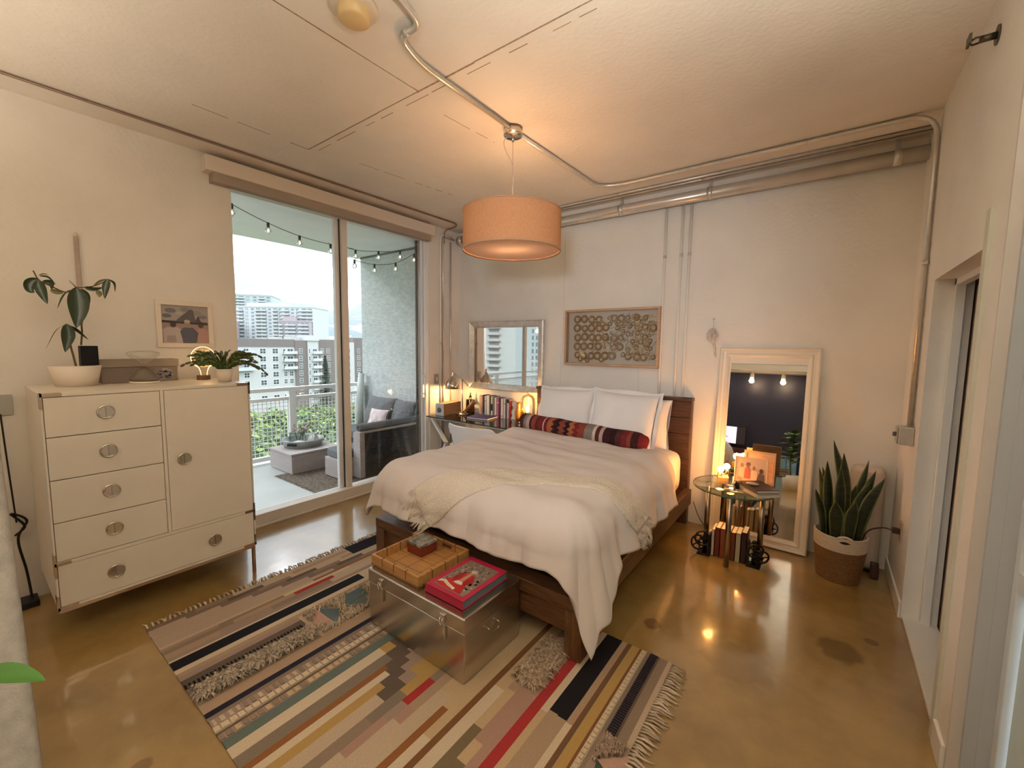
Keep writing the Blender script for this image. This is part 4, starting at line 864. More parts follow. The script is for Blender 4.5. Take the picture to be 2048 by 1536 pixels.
# ================================================================ desk, chair
mwht = M('white_powder_coat', (.76,.73,.69), .4)
dk = thing('glass_desk', 'glass-topped desk on white angled legs in the corner by the window', 'desk', (-3.12, 3.63, 0))
b = MB(); b.box(-3.75, -2.545, 3.335, 3.925, .730, .742); b.build('glass_top', glass_mat('desk_glass', (.90,.95,.92), 1.6), dk)
b = MB(); b.box(-3.75, -2.545, 3.3335, 3.335, .7302, .7418); b.box(-2.545, -2.5435, 3.335, 3.925, .7302, .7418); b.box(-3.7515, -3.75, 3.335, 3.925, .7302, .7418); b.build('glass_edge', M('dark_glass_edge', (.012,.03,.026), .15), dk)
for y in (3.40, 3.87):
    for x0, s in ((-3.72, 1), (-2.56, -1)):
        b = MB(); b.bar((x0, y, .712), (x0+s*.245, y, .44), .042, .03); b.bar((x0+s*.245, y, .46), (x0+s*.05, y, .002), .042, .03); b.build('leg', mwht, dk, bevel=.003)
    b = MB(); b.box(-3.70, -2.58, y-.015, y+.015, .705, .7295); b.build('rail', mwht, dk, bevel=.003)
b = MB(); b.box(-3.73, -3.70, 3.40, 3.87, .705, .7295); b.box(-2.58, -2.55, 3.40, 3.87, .705, .7295); b.build('cross_rail', mwht, dk, bevel=.003)
ch = thing('desk_chair', 'low-backed white moulded chair with a dark seat facing the glass desk', 'chair', (-2.97, 3.36, 0))
msh = M('white_moulded_shell', (.72,.70,.69), .35)
b = MB()
def shell(u, v):
    x = -.34+.68*u; zz = .505+.235*v; e = abs(2*u-1)
    x *= .86+.14*v; y = -.10+.13*e**2.2-.03*v
    zz = .505+.235*v - (.05*(max(0, e-.80)/.2)**2 if v > .5 else -.06*(max(0, e-.80)/.2)**2*1)
    return Vector((-2.955+x, 3.255+y, zz))
b.grid(36, 14, shell); b.build('backrest', msh, ch, solid=.016, subd=1)
b = MB(); b.grid(20, 12, lambda u, v: Vector((-2.955+(-.27+.54*u), 3.20+.40*v, .455+.03*(2*u-1)**2+.02*(2*v-1)**2))); b.build('seat_shell', msh, ch, solid=.014)
b = MB(); b.box(-3.17, -2.74, 3.20, 3.56, .478, .515); b.build('seat_pad', M('black_seat_pad', (.015,.015,.018), .8), ch, bevel=.015, seg=3)
for sx in (-1, 1):
    for yb, yt in ((3.20, 3.27), (3.58, 3.50)):
        b = MB(); b.tube([(-2.955+sx*.26, yb, .004), (-2.955+sx*.18, yt, .445)], .011, 10); b.build('leg', mwht, ch)
b = MB(); b.tube(spline([(-3.20,3.22,.38), (-3.10,3.30,.44), (-2.95,3.33,.448), (-2.81,3.30,.44), (-2.71,3.22,.38)]), .007, 8)
for sx in (-1, 1): b.tube([(-2.955+sx*.2, 3.235, .452), (-2.955+sx*.22, 3.19, .53)], .008, 8)
b.build('under_frame', mwht, ch)
ZT_ = .7425
# ---- desk lamp
mnk = M('brushed_nickel', (.62,.54,.46), .2, metal=1.)
dl_ = thing('desk_lamp', 'nickel desk lamp with a bell shade lit beside the window conduits', 'lamp', (-3.50, 3.69, ZT_))
b = MB(); b.lathe([(0,0), (.075,0), (.075,.012), (.02,.022), (0,.022)], (-3.50,3.69,ZT_), 32); b.build('base', mnk, dl_)
b = MB(); b.cyl((-3.50,3.69,ZT_+.02), (-3.50,3.69,1.165), .007); b.ball((-3.50,3.69,1.165), .012); b.build('stem', mnk, dl_)
b = MB(); b.tube([(-3.44,3.715,1.10), (-3.50,3.69,1.165), (-3.565,3.65,1.222), (-3.60,3.62,1.235)], .006, 8); b.ball((-3.44,3.715,1.10), .011); b.build('arm', mnk, dl_)
b = MB(); b.lathe([(.012,.20), (.016,.185), (.018,.165), (.026,.135), (.034,.130), (.040,.122), (.066,.088), (.084,.045), (.090,.0), (.087,.0), (.080,.045), (.06,.086), (.034,.112)], (-3.60,3.62,1.055), 36); b.ball((-3.60,3.62,1.262), (.013,.013,.012)); sh = b.build('shade', mnk, dl_)
b = MB(); b.ball((-3.60,3.62,1.10), (.026,.026,.034)); b.build('light_bulb', M('lit_bulb', (1,.8,.5), .4, emit=(1,.66,.32), estr=8), sh)
lamp('desk_lamp_light', (-3.60,3.62,1.052), 7, (1,.55,.20), .03)
# ---- speaker box
sp = thing('wooden_radio', 'brown box radio with a pale front and round dial on the glass desk', 'radio', (-3.645, 3.60, ZT_))
rot = Matrix.Translation((-3.645, 3.60, ZT_)) @ Matrix.Rotation(.10, 4, 'Z')
b = MB(); b.box(-.062, .062, -.160, .165, 0, .145); b.xf(rot); b.build('case', wood('radio_walnut', (.17,.095,.055), (.25,.15,.09), (20,2,20), 4, .45, .05), sp, bevel=.004)
b = MB(); b.box(-.061, .061, -.170, -.159, .001, .144); b.xf(rot); fr = b.build('front_panel', M('pale_speaker_cloth', (.60,.60,.60), .7, bump=.2, bscale=500), sp, bevel=.003)
b = MB(); b.lathe([(.030,0), (.035,.0), (.035,.004), (.030,.004)], (0,0,0), 6, smooth=False, close=True); b.lathe([(0,.003), (.026,.003), (.026,.0)], (0,0,0), 24); b.xf(rot @ Matrix.Translation((0,-.1705,.068)) @ Matrix.Rotation(PI/2, 4, 'X')); b.build('dial', M('dark_dial', (.16,.15,.15), .4), fr)
# ---- bottle and bird figurine
bo = thing('glass_bottle', 'small square glass bottle with a dark stopper in the desk corner', 'bottle', (-3.53, 3.86, ZT_))
b = MB(); b.box(-3.575, -3.485, 3.83, 3.90, ZT_, ZT_+.165); b.cyl((-3.53,3.865,ZT_+.165), (-3.53,3.865,ZT_+.195), .018); b.build('bottle_body', glass_mat('blown_glass', (.97,.965,.95), 1.0), bo, bevel=.006)
b = MB(); b.box(-3.57, -3.49, 3.835, 3.895, ZT_+.004, ZT_+.09); b.build('liquid', M('amber_liquid', (.42,.22,.05), .2, trans=.4), bo, bevel=.004)
b = MB(); b.cyl((-3.53,3.865,ZT_+.19), (-3.527,3.865,ZT_+.25), .007, .005); b.ball((-3.53,3.865,ZT_+.2), .016); b.build('stopper', M('dark_stopper', (.03,.015,.01), .5), bo)
bi = thing('carved_figurine', 'dark spotted carved wooden bird leaning beside the square bottle', 'figurine', (-3.42, 3.74, ZT_))
mbird = M('spotted_wood', (.05,.016,.01), .4, col2=(.28,.13,.06), vscale=45)
b = MB(); b.tube(spline([(-3.58,3.70,ZT_+.012), (-3.53,3.715,ZT_+.022), (-3.48,3.73,ZT_+.045), (-3.43,3.74,ZT_+.085), (-3.395,3.75,ZT_+.125), (-3.375,3.755,ZT_+.155), (-3.37,3.757,ZT_+.165)]), [.006]*8+[.010]*8+[.019]*8+[.027]*8+[.030]*8+[.020]*8+[.006], 12); b.ball((-3.385,3.752,ZT_+.158), (.022,.02,.02)); b.build('bird_body', mbird, bi)
b = MB(); b.tube([(-3.37,3.752,ZT_+.16), (-3.335,3.75,ZT_+.15)], [.007,.001], 8); b.build('beak', M('dark_stopper', (.03,.015,.01), .5), bi)
b = MB(); b.cyl((-3.43,3.735,ZT_), (-3.43,3.74,ZT_+.07), .004); b.cyl((-3.41,3.755,ZT_), (-3.41,3.75,ZT_+.09), .004); b.build('leg', M('dark_stopper', (.03,.015,.01), .5), bi)
# ---- blocks, books
mpe = M('peach_box', (.60,.42,.32), .6, var=.03)
for z0, z1, lbl, n in ((0, .075, 'lower peach keepsake box beside the book row', 0), (.076, .235, 'tall peach card stood on the lower peach box', .004)):
    b = MB(); b.box(-3.355, -3.283-n, 3.835, 3.90-n*6, ZT_+z0, ZT_+z1); tag(b.build('peach_box', mpe, None, bevel=.003), lbl, 'box', 'peach boxes on the glass desk')
mpg = M('page_white', (.72,.68,.62), .8)
def book(x0, w, h, d, col, label, y0, z0, lean=0., name='book', group=None, band=None):
    t = thing(name, label, 'book', (x0+w/2, y0+d/2, z0), group)
    mm = M('book_%d_%d_%d' % tuple(int(c*100) for c in col), col, .55)
    b = MB(); b.box(x0, x0+.0025, y0, y0+d, z0, z0+h); b.box(x0+w-.0025, x0+w, y0, y0+d, z0, z0+h); b.box(x0, x0+w, y0, y0+.003, z0, z0+h); b.build('cover', mm, t)
    b = MB(); b.box(x0+.003, x0+w-.003, y0+.0035, y0+d-.003, z0+.003, z0+h-.004); b.build('page_block', mpg, t)
    if band:
        b = MB()
        for f0, f1, c in band: b.box(x0+.001, x0+w-.001, y0-.0006, y0, z0+h*f0, z0+h*f1, c=c)
        b.build('spine_print', attr_mat('printed_plate', .45, 0, var=.04), t)
    return t
K = (.03,.03,.03); G = 'books standing on the glass desk'
BX = [(.028,.245,(.02,.02,.025),'thin black book, first in the desk row from the window'), (.030,.235,(.55,.58,.62),'pale blue-grey book beside the first black book on the desk'), (.046,.245,(.74,.70,.66),'thick white book near the window end of the desk row'),
      (.022,.245,(.05,.045,.045),'black book right after the thick white one on the desk'), (.024,.24,(.70,.66,.62),'narrow white book with a dark patch in the desk row'), (.026,.24,(.16,.19,.16),'dark green book on the desk before the pink ones'),
      (.034,.23,(.72,.58,.58),'pale pink book in the desk row'), (.030,.23,(.52,.12,.24),'bright magenta book in the desk row'), (.026,.228,(.10,.012,.05),'maroon book beside the magenta one on the desk'),
      (.036,.225,(.72,.66,.64),'white book just after the maroon one on the desk'), (.032,.225,(.66,.60,.58),'greyish white book in the later half of the desk row'), (.020,.22,(.16,.10,.10),'dark plum book near the red end of the desk row'), (.028,.222,(.68,.64,.62),'white book with a black top beside the red bookend'),
      (.022,.20,(.50,.03,.03),'red book against the white bust bookend on the desk')]
x = -3.276
for i, (w, h, c, lbl) in enumerate(BX):
    inv = tuple(q*.55 if sum(c) > 1.2 else min(1, q*2+.12) for q in c); bd = [(.06,.12,inv)] if i % 3 == 0 else ([(.72,.78,inv)] if i % 3 == 1 else None)
    if i in (4,): bd = [(.28,.62,K)]
    if i == 12: bd = [(.82,1.0,K)]
    book(x, w, h, .11, c, lbl, 3.805, ZT_, group=G, band=bd); x += w+.0015
bb = thing('bust_bookend', 'white plaster bust bookend closing the desk book row', 'bookend', (-2.825, 3.85, ZT_))
b = MB(); b.lathe([(0,0), (.042,0), (.042,.02), (.03,.035), (.045,.08), (.03,.105), (.018,.12), (.026,.14), (.032,.165), (.026,.195), (.010,.208), (0,.21)], (-2.835,3.855,ZT_), 22); b.ball((-2.835,3.823,ZT_+.16), (.008,.012,.012)); b.build('bust_body', M('white_plaster', (.78,.70,.60), .5), bb)
b = MB(); b.box(-2.882, -2.79, 3.81, 3.90, ZT_, ZT_+.008); b.build('foot_plate', M('white_plaster', (.78,.70,.60), .5), bb)
am = thing('amber_vase', 'slender amber glass vase next to the white bust', 'vase', (-2.755, 3.83, ZT_))
b = MB(); b.lathe([(0,0), (.030,0), (.040,.03), (.043,.08), (.026,.14), (.020,.17), (.027,.20), (.024,.20), (.017,.17), (.023,.14), (.04,.08), (0,.008)], (-2.755,3.83,ZT_), 26); b.build('vase_body', M('amber_glass', (.75,.33,.05), .12, trans=.55), am)  # orange lamplight on a white bookend put into this colour
jr = thing('sprig_jar', 'clear jar of dried golden sprigs next to the glass cloche', 'jar', (-2.685, 3.84, ZT_))
b = MB(); b.lathe([(0,.001), (.030,0), (.030,.09), (.026,.09), (.026,.004), (0,.004)], (-2.685,3.84,ZT_), 24); b.build('jar_body', glass_mat('blown_glass', (.97,.965,.95), 1.0), jr)
b = MB(); rr = random.Random(4)
for k in range(14):
    a = rr.uniform(0, 2*PI); e = Vector((-2.685+.05*cos(a), 3.84+.035*sin(a), ZT_+rr.uniform(.13,.20))); b.tube(spline([(-2.685,3.84,ZT_+.005), (-2.685+.012*cos(a),3.84+.012*sin(a),ZT_+.08), e], 4), .0012, 4)
    for q in range(3): b.ball(e+Vector((rr.uniform(-.008,.008), rr.uniform(-.008,.008), -.012*q)), .0055, 5, 6)
b.build('dried_sprig', M('golden_sprig', (.50,.26,.06), .8), jr)
nb = thing('blue_notebook', 'dark blue hardback notebook lying flat on the glass desk', 'notebook', (-3.14, 3.63, ZT_))
rot = Matrix.Translation((-3.135, 3.64, ZT_)) @ Matrix.Rotation(.16, 4, 'Z')
b = MB(); b.box(-.14, .14, -.12, .12, .018, .022); b.box(-.14, .14, -.12, .12, 0, .003); b.box(-.14, -.137, -.12, .12, 0, .022); b.xf(rot); b.build('cover', M('royal_blue_cloth', (.022,.026,.16), .6, bump=.1, bscale=300), nb)
b = MB(); b.box(-.136, .137, -.117, .117, .0032, .0178); b.xf(rot); b.build('page_block', mpg, nb)
cl = thing('cloche_lamp', 'flame-shaped bulb glowing under a clear glass cloche by the headboard', 'lamp', (-2.635, 3.835, ZT_)); lc = Vector((-2.635, 3.835, ZT_))
b = MB(); b.lathe([(0,0), (.072,0), (.072,.01), (.05,.016), (.046,.05), (.024,.085), (.014,.10), (0,.10)], lc, 28); b.build('wooden_base', M('pale_wood_base', (.50,.24,.09), .5), cl)
b = MB(); b.lathe([(.082,.002), (.083,.20), (.078,.25), (.055,.285), (.02,.30), (.012,.305), (.014,.32), (0,.328)], lc, 36); b.build('glass_dome', glass_mat('dome_glass', (.985,.975,.96), .7), cl)
b = MB(); b.lathe([(0,.10), (.012,.102), (.022,.125), (.018,.15), (.007,.18), (0,.195)], lc, 18); b.build('flame_bulb', M('flame_glow', (1,.7,.3), .4, emit=(1,.62,.22), estr=14), cl)
lamp('cloche_light', lc+Vector((0,-.026,.15)), 8, (1,.42,.10), .02)
# ================================================================ pendant lamp
PX, PY = -1.71, 2.27
pn = thing('pendant_lamp', 'large beige drum pendant lamp hanging over the bed', 'lamp', (PX, PY, 2.2))
b = MB(); b.lathe([(0,0), (.062,0), (.062,-.045), (.058,-.05), (0,-.05)], (PX,PY,H), 32); cn = b.build('ceiling_canopy', mchr, pn)
b = MB(); b.cyl((PX,PY,H-.05), (PX,PY,H-.085), .009); b.cyl((PX-.045,PY-.02,H-.05), (PX-.045,PY-.02,H-.062), .006); b.cyl((PX+.045,PY-.02,H-.05), (PX+.045,PY-.02,H-.062), .006); b.build('strain_relief', mchr, cn)
b = MB(); b.cyl((PX,PY,H-.08), (PX,PY,2.46), .0014, n=6); b.build('suspension_wire', M('steel_wire', (.4,.36,.32), .4, metal=.8), pn)
b = MB(); b.tube(spline([(PX-.03,PY-.02,H-.05), (PX-.052,PY-.03,H-.085), (PX-.035,PY-.02,H-.15), (PX-.004,PY,H-.22), (PX+.006,PY,H-.30), (PX+.002,PY,H-.40), (PX,PY,2.46)]), .0028, 8); b.build('flex_cord', M('clear_flex', (.55,.47,.40), .4), pn)
msd = cloth_translucent('linen_shade', (.46,.245,.135), .05)
b = MB(); b.lathe([(.322,.0), (.322,.255)], (PX,PY,2.2), 72); b.build('shade', msd, pn)
b = MB(); b.lathe([(.3235,.0), (.3235,.010), (.318,.010), (.318,0)], (PX,PY,2.2), 72, close=True); b.lathe([(.3235,.245), (.3235,.255), (.318,.255), (.318,.245)], (PX,PY,2.2), 72, close=True); b.build('shade_rim', M('brown_trim_tape', (.42,.25,.15), .7), pn)
b = MB(); b.lathe([(0,.012), (.316,.012)], (PX,PY,2.2), 64); b.build('diffuser', cloth_translucent('white_diffuser', (.66,.48,.40), .07), pn)
b = MB()
for k in range(3): a = 2*PI*k/3; b.tube([(PX,PY,2.44), (PX+.318*cos(a),PY+.318*sin(a),2.448)], .003, 6)
b.cyl((PX,PY,2.47), (PX,PY,2.39), .018); b.build('spider_fitting', mchr, pn)
b = MB(); b.ball((PX,PY,2.345), (.035,.035,.045)); b.build('light_bulb', M('pendant_bulb', (1,.8,.5), .4, emit=(1,.66,.32), estr=6), pn)
lamp('pendant_light', (PX-.05,PY-.02,2.33), PENDANT_W*.5, WARM, .03); lamp('pendant_light', (PX+.05,PY+.02,2.33), PENDANT_W*.5, WARM, .03)
# ================================================================ shell art
mok = wood('pale_oak', (.42,.27,.16), (.52,.35,.22), (2,16,16), 4, .5, .08)
at = thing('shell_art', 'oak shadow-box frame of ringed shells and driftwood above the bed', 'artwork', (-1.717, 3.92, 1.39))
ax0, ax1, az0, az1 = -2.212, -1.225, 1.392, 1.957
for x0, x1, z0, z1 in ((ax0,ax1,az1-.022,az1), (ax0,ax1,az0,az0+.022), (ax0,ax0+.022,az0+.022,az1-.022), (ax1-.022,ax1,az0+.022,az1-.022)):
    b = MB(); b.box(x0, x1, 3.878, 3.948, z0, z1); b.build('frame_side', mok, at, bevel=.002)
b = MB(); b.box(ax0+.02, ax1-.02, 3.936, 3.940, az0+.02, az1-.02); b.build('backing', M('grey_linen_mat', (.66,.61,.53), .9, bump=.2, bscale=300), at)
b = MB(); b.box(ax0+.02, ax1-.02, 3.888, 3.890, az0+.02, az1-.02); b.build('pane', glass_mat('art_glass', (.99,.99,.99), .7), at)
mrg = M('brown_shell_rim', (.25,.14,.055), .55, col2=(.42,.27,.13), vscale=60); mct = M('pale_shell_heart', (.60,.50,.38), .5)
b = MB(); b.grid(18, 7, lambda u, v: ((.030+.011*cos(2*PI*v))*cos(2*PI*u), -.012*sin(2*PI*v), (.030+.011*cos(2*PI*v))*sin(2*PI*u)), True, True, m=0)
b.lathe([(0,.001), (.022,.0)], (0,0,0), 14, m=1); k = len(b.v)-28
for i in range(k, len(b.v)): p = b.v[i]; b.v[i] = Vector((p.x, -.004-p.z, p.y))
rme = b.mesh('shell_ring', [mrg, mct], Vector((0,0,0)))
b = MB(); b.bar((-.03,0,0), (.03,0,0), .008, .007); b.xf(Matrix.Identity(4)); bme = b.mesh('driftwood_bit', [M('driftwood', (.50,.36,.19), .8, col2=(.62,.48,.29), vscale=40)], Vector((0,0,0)))
rr = random.Random(21); wl_at = wloc(at)
def put(me, x, z, s, rot=0., yy=3.93):
    o = bpy.data.objects.new(me.name, me); COL.objects.link(o); o.parent = at; o.location = Vector((x, yy, z))-wl_at; o.scale = (s,)*3; o.rotation_euler = (0, rot, 0); return o
for r_ in range(5):
    for c_ in range(11):
        x = -2.085+.079*c_+rr.uniform(-.008,.008); z = 1.860-.092*r_+rr.uniform(-.006,.006)
        p = 1 if c_ < 4 else (.9 if c_ < 6 else (.5 if c_ < 10 else .7))
        if rr.random() < p: put(rme, x, z, rr.uniform(.92,1.10) if c_ < 6 else rr.uniform(.62,1.0))
for c_ in list(range(10))*2:
    put(rme, -2.045+.079*c_, 1.815-.184*rr.choice((0,1,2))+rr.uniform(-.01,.01), rr.uniform(.5,.75))
for _ in range(235):
    x = -2.08+.80*(rr.random()**.55); put(bme, x, rr.uniform(1.475,1.885), rr.uniform(.55,1.1), rr.choice((0, .2, -.3, PI/2, 1.2, 2.2, rr.uniform(0,PI))), rr.uniform(3.905,3.932))
for _ in range(62):
    x = -1.78+.49*rr.random(); put(rme, x, rr.uniform(1.48,1.88), rr.uniform(.32,.62), 0, rr.uniform(3.918,3.93))
# ================================================================ small wall mirror
mmir = M('mirror_silver', (.92,.93,.92), .0, metal=1.)
sm = thing('wall_mirror', 'rectangular mirror with a wide silvery frame above the desk books', 'mirror', (-3.05, 3.93, 1.045))
mx0, mx1, mz0, mz1, fw = -3.607, -2.500, 1.045, 1.872, .075; msf = M('silver_leaf', (.72,.70,.68), .34, metal=.7, var=.12, vscale=18)
def bevel_frame(par, x0, x1, z0, z1, w, prof, mat, xf=None, name='frame_side'):
    """four mitred mouldings; prof: (distance from the outer edge, height off the wall)"""
    ctr = [(x0,z0), (x1,z0), (x1,z1), (x0,z1)]; dr_ = [(1,1), (-1,1), (-1,-1), (1,-1)]
    for i in range(4):
        j = (i+1) % 4; b = MB(); vs = []
        for d, h in prof:
            for (cx, cz), (sx, sz) in ((ctr[i], dr_[i]), (ctr[j], dr_[j])): vs.append((cx+sx*d, -h, cz+sz*d))
        n = len(prof); b.add(vs, [(2*k, 2*k+1, 2*k+3, 2*k+2) for k in range(n-1)] + [(0, 2*n-2, 2*n-1, 1)], False)
        if xf is not None: b.xf(xf)
        b.build(name, mat, par)
bevel_frame(sm, mx0, mx1, mz0, mz1, fw, [(0,0), (0,.035), (.012,.040), (.070,.012), (.078,.012), (.078,0)], msf, Matrix.Translation((0,3.948,0)))
b = MB(); b.box(mx0+.07, mx1-.07, 3.936, 3.940, mz0+.07, mz1-.07); b.build('mirror_glass', mmir, sm)
# ================================================================ tall leaning mirror
lm = thing('leaning_mirror', 'tall white-framed mirror leaning on the back wall by the night table', 'mirror', (-.37, 3.82, 0))
tilt = Matrix.Translation((-.37, 3.838, 0.002)) @ Matrix.Rotation(-LEAN, 4, 'X')
mwm = M('ivory_gloss_frame', (.78,.72,.62), .32)
bevel_frame(lm, -.352, .352, 0, 1.592, .08, [(0,0), (0,.030), (.010,.040), (.022,.036), (.030,.026), (.048,.024), (.058,.030), (.068,.026), (.082,.014), (.088,.014), (.088,0)], mwm, tilt)
b = MB(); b.box(-.27, .27, -.012, -.008, .08, 1.512); b.xf(tilt); b.build('mirror_glass', mmir, lm)
b = MB(); b.box(-.34, .34, -.007, 0, .01, 1.58); b.xf(tilt); b.build('back_board', mok, lm)
# ================================================================ glass side table
mst = M('satin_steel', (.42,.35,.28), .3, metal=1.)
T0 = Vector((-.487, 3.44, 0)); TZ2 = .545
st = thing('side_table', 'round glass night table on slim metal legs before the leaning mirror', 'table', T0)
b = MB(); b.lathe([(0,0), (.273,0), (.277,.004), (.277,.008), (.273,.012), (0,.012)], T0+Vector((0,0,TZ2)), 56); b.build('glass_top', glass_mat('table_glass', (.93,.97,.94), .6), st)
b = MB(); b.lathe([(.2772,.001), (.279,.004), (.279,.008), (.2772,.011)], T0+Vector((0,0,TZ2)), 56, close=True); b.build('glass_edge', M('green_glass_edge', (.10,.20,.13), .1, trans=.5), st)
for dx, dy in ((.005,-.155), (-.175,.03), (.19,.03), (.01,.2)):
    b = MB(); p = T0+Vector((dx,dy,0)); b.cyl(p, p+Vector((0,0,TZ2-.002)), .019, n=20); b.cyl(p+Vector((0,0,TZ2-.012)), p+Vector((0,0,TZ2)), .024, n=20); b.build('leg', mst, st)
b = MB()
for dx, dy in ((.005,-.155), (-.175,.03), (.19,.03), (.01,.2)): b.bar(T0+Vector((dx,dy,.50)), T0+Vector((.008,.03,.50)), .012)
b.build('cross_brace', mst, st)
ZS = TZ2+.0125
bl = thing('twin_bulb_lamp', 'small wooden block lamp with two glowing globe bulbs on the night table', 'lamp', (-.57, 3.50, ZS))
b = MB(); b.obox((-.572,3.505,ZS+.026), (.035,.065,.026), Matrix.Rotation(.25, 3, 'Z')); b.build('wooden_block', M('lit_oak_block', (.42,.25,.10), .5, var=.1, vscale=20), bl, bevel=.003)
for x, y, z in ((-.584,3.465,.078), (-.557,3.548,.085)):
    b = MB(); b.cyl((x,y,ZS+.05), (x,y,ZS+z), .011); so = b.build('socket', mst, bl)
    b = MB(); b.ball((x,y,ZS+z+.028), .024); b.build('globe_bulb', M('globe_glow', (1,.7,.3), .4, emit=(1,.62,.24), estr=9), so)
lamp('globe_light', (-.60,3.43,ZS+.10), 4.5, (1,.41,.10), .03); lamp('globe_light', (-.52,3.60,ZS+.12), 6.5, (1,.41,.10), .03)
def photo(label, x0, x1, z0, z1, y, tilt_, yaw, scene, fm, name='framed_photo', fwid=.012):
    t = thing(name, label, 'picture', ((x0+x1)/2, y, ZS)); X = Matrix.Translation(((x0+x1)/2, y, ZS)) @ Matrix.Rotation(yaw, 4, 'Z') @ Matrix.Rotation(-tilt_, 4, 'X'); w = (x1-x0)/2; h = z1-z0
    for a0, a1, c0, c1 in ((-w,w,0,fwid), (-w,w,h-fwid,h), (-w,-w+fwid,fwid,h-fwid), (w-fwid,w,fwid,h-fwid)):
        b = MB(); b.box(a0, a1, -.008, .006, c0, c1); b.xf(X); b.build('frame_side', fm, t, bevel=.0015)
    b = MB(); b.box(-w+fwid*.8, w-fwid*.8, -.002, .005, fwid*.8, h-fwid*.8); b.xf(X); b.build('back_board', mok, t)
    if scene:
        b = MB()
        for i, (pts, c) in enumerate(scene): b.ext([(-w+fwid+(2*w-2*fwid)*u, -.0022-.0001*i, fwid+(h-2*fwid)*v) for u, v in pts], (0,-.0004-.0001*i,0), c=c)
        b.xf(X); b.build('photo_print', attr_mat('printed_plate', .45, 0, var=.04), t)
    b = MB(); b.bar((0,.004,h*.6), (0,.004+h*.28,0+.004), .03, .003); b.xf(X); b.build('easel_strut', mok, t)
    return t
def ell(cx, cy, rx, ry, n=12): return [(cx+rx*cos(2*PI*i/n), cy+ry*sin(2*PI*i/n)) for i in range(n)]
scn = [([(0,0),(1,0),(1,1),(0,1)], (.55,.36,.24)), ([(0,.62),(1,.62),(1,1),(0,1)], (.62,.44,.32)), ([(0,0),(1,0),(1,.2),(0,.25)], (.60,.42,.30)),
  ([(.10,.20),(.30,.20),(.30,.62),(.10,.60)], (.70,.50,.36)), (ell(.2,.70,.055,.09), (.36,.20,.12)), ([(.28,.18),(.50,.18),(.48,.60),(.30,.60)], (.52,.14,.09)), (ell(.40,.68,.055,.09), (.30,.16,.10)), ([(.32,.72),(.49,.72),(.47,.84),(.35,.84)], (.22,.12,.10)),
  ([(.50,.10),(.72,.10),(.70,.52),(.52,.55)], (.74,.54,.40)), (ell(.60,.62,.05,.085), (.34,.19,.12)), ([(.68,.06),(.97,.05),(.94,.42),(.76,.46)], (.14,.085,.07)), (ell(.84,.54,.065,.10), (.10,.06,.05)), ([(.06,.10),(.26,.05),(.22,.2),(.08,.24)], (.44,.26,.16))]
photo('small framed family photo propped on the night table', -.505, -.285, 0, .205, 3.555, .16, .06, scn, M('pale_frame', (.66,.48,.36), .45), fwid=.010)
photo('wooden frame standing behind the family photo on the night table', -.455, -.245, 0, .245, 3.625, .12, .02, None, mok, name='picture_frame', fwid=.018)
N1 = thing('grey_notebook', 'pale grey notebook at the bottom of the small stack on the night table', 'notebook', (-.325, 3.40, ZS), 'notebooks on the night table')
rot = Matrix.Translation((-.325,3.395,ZS)) @ Matrix.Rotation(.75, 4, 'Z')
b = MB(); b.box(-.085, .085, -.115, .115, 0, .003); b.box(-.085, .085, -.115, .115, .022, .025); b.box(-.085,-.082,-.115,.115,0,.025); b.xf(rot); b.build('cover', M('pale_grey_cloth', (.42,.38,.33), .7), N1)
b = MB(); b.box(-.081, .083, -.112, .112, .0032, .0218); b.xf(rot); b.build('page_block', mpg, N1)
N2 = thing('brown_notebook', 'dark brown notebook on top of the small stack on the night table', 'notebook', (-.325, 3.40, ZS+.0255), 'notebooks on the night table')
rot = Matrix.Translation((-.325,3.405,ZS+.0255)) @ Matrix.Rotation(.68, 4, 'Z')
b = MB(); b.box(-.08, .08, -.108, .108, 0, .003); b.box(-.08, .08, -.108, .108, .020, .024); b.box(-.08,-.077,-.108,.108,0,.024); b.xf(rot); b.build('cover', M('dark_brown_leather', (.035,.018,.016), .5), N2)
b = MB(); b.box(-.076, .078, -.105, .105, .0032, .0198); b.xf(rot); b.build('page_block', mpg, N2)
so = thing('pebble_case', 'small pale oval case on top of the brown notebook', 'case', (-.36, 3.40, ZS+.05))
b = MB(); b.ball((0,0,.010), (.042,.020,.010)); b.xf(Matrix.Translation((-.36,3.385,ZS+.0498)) @ Matrix.Rotation(.1, 4, 'Z')); b.build('case_shell', M('pale_case', (.56,.46,.37), .35), so)
vo = thing('votive_glass', 'tiny clear votive glass with wax beside the family photo', 'candle', (-.455, 3.43, ZS))
b = MB(); b.lathe([(0,.001), (.020,0), (.023,.05), (.021,.05), (.018,.004), (0,.004)], (-.455,3.40,ZS), 20); b.build('glass_cup', glass_mat('blown_glass', (.97,.965,.95), 1.0), vo)
b = MB(); b.lathe([(0,.0045), (.017,.0045), (.019,.022), (0,.022)], (-.455,3.40,ZS), 16); b.build('wax', M('ivory_wax', (.68,.50,.32), .4), vo)
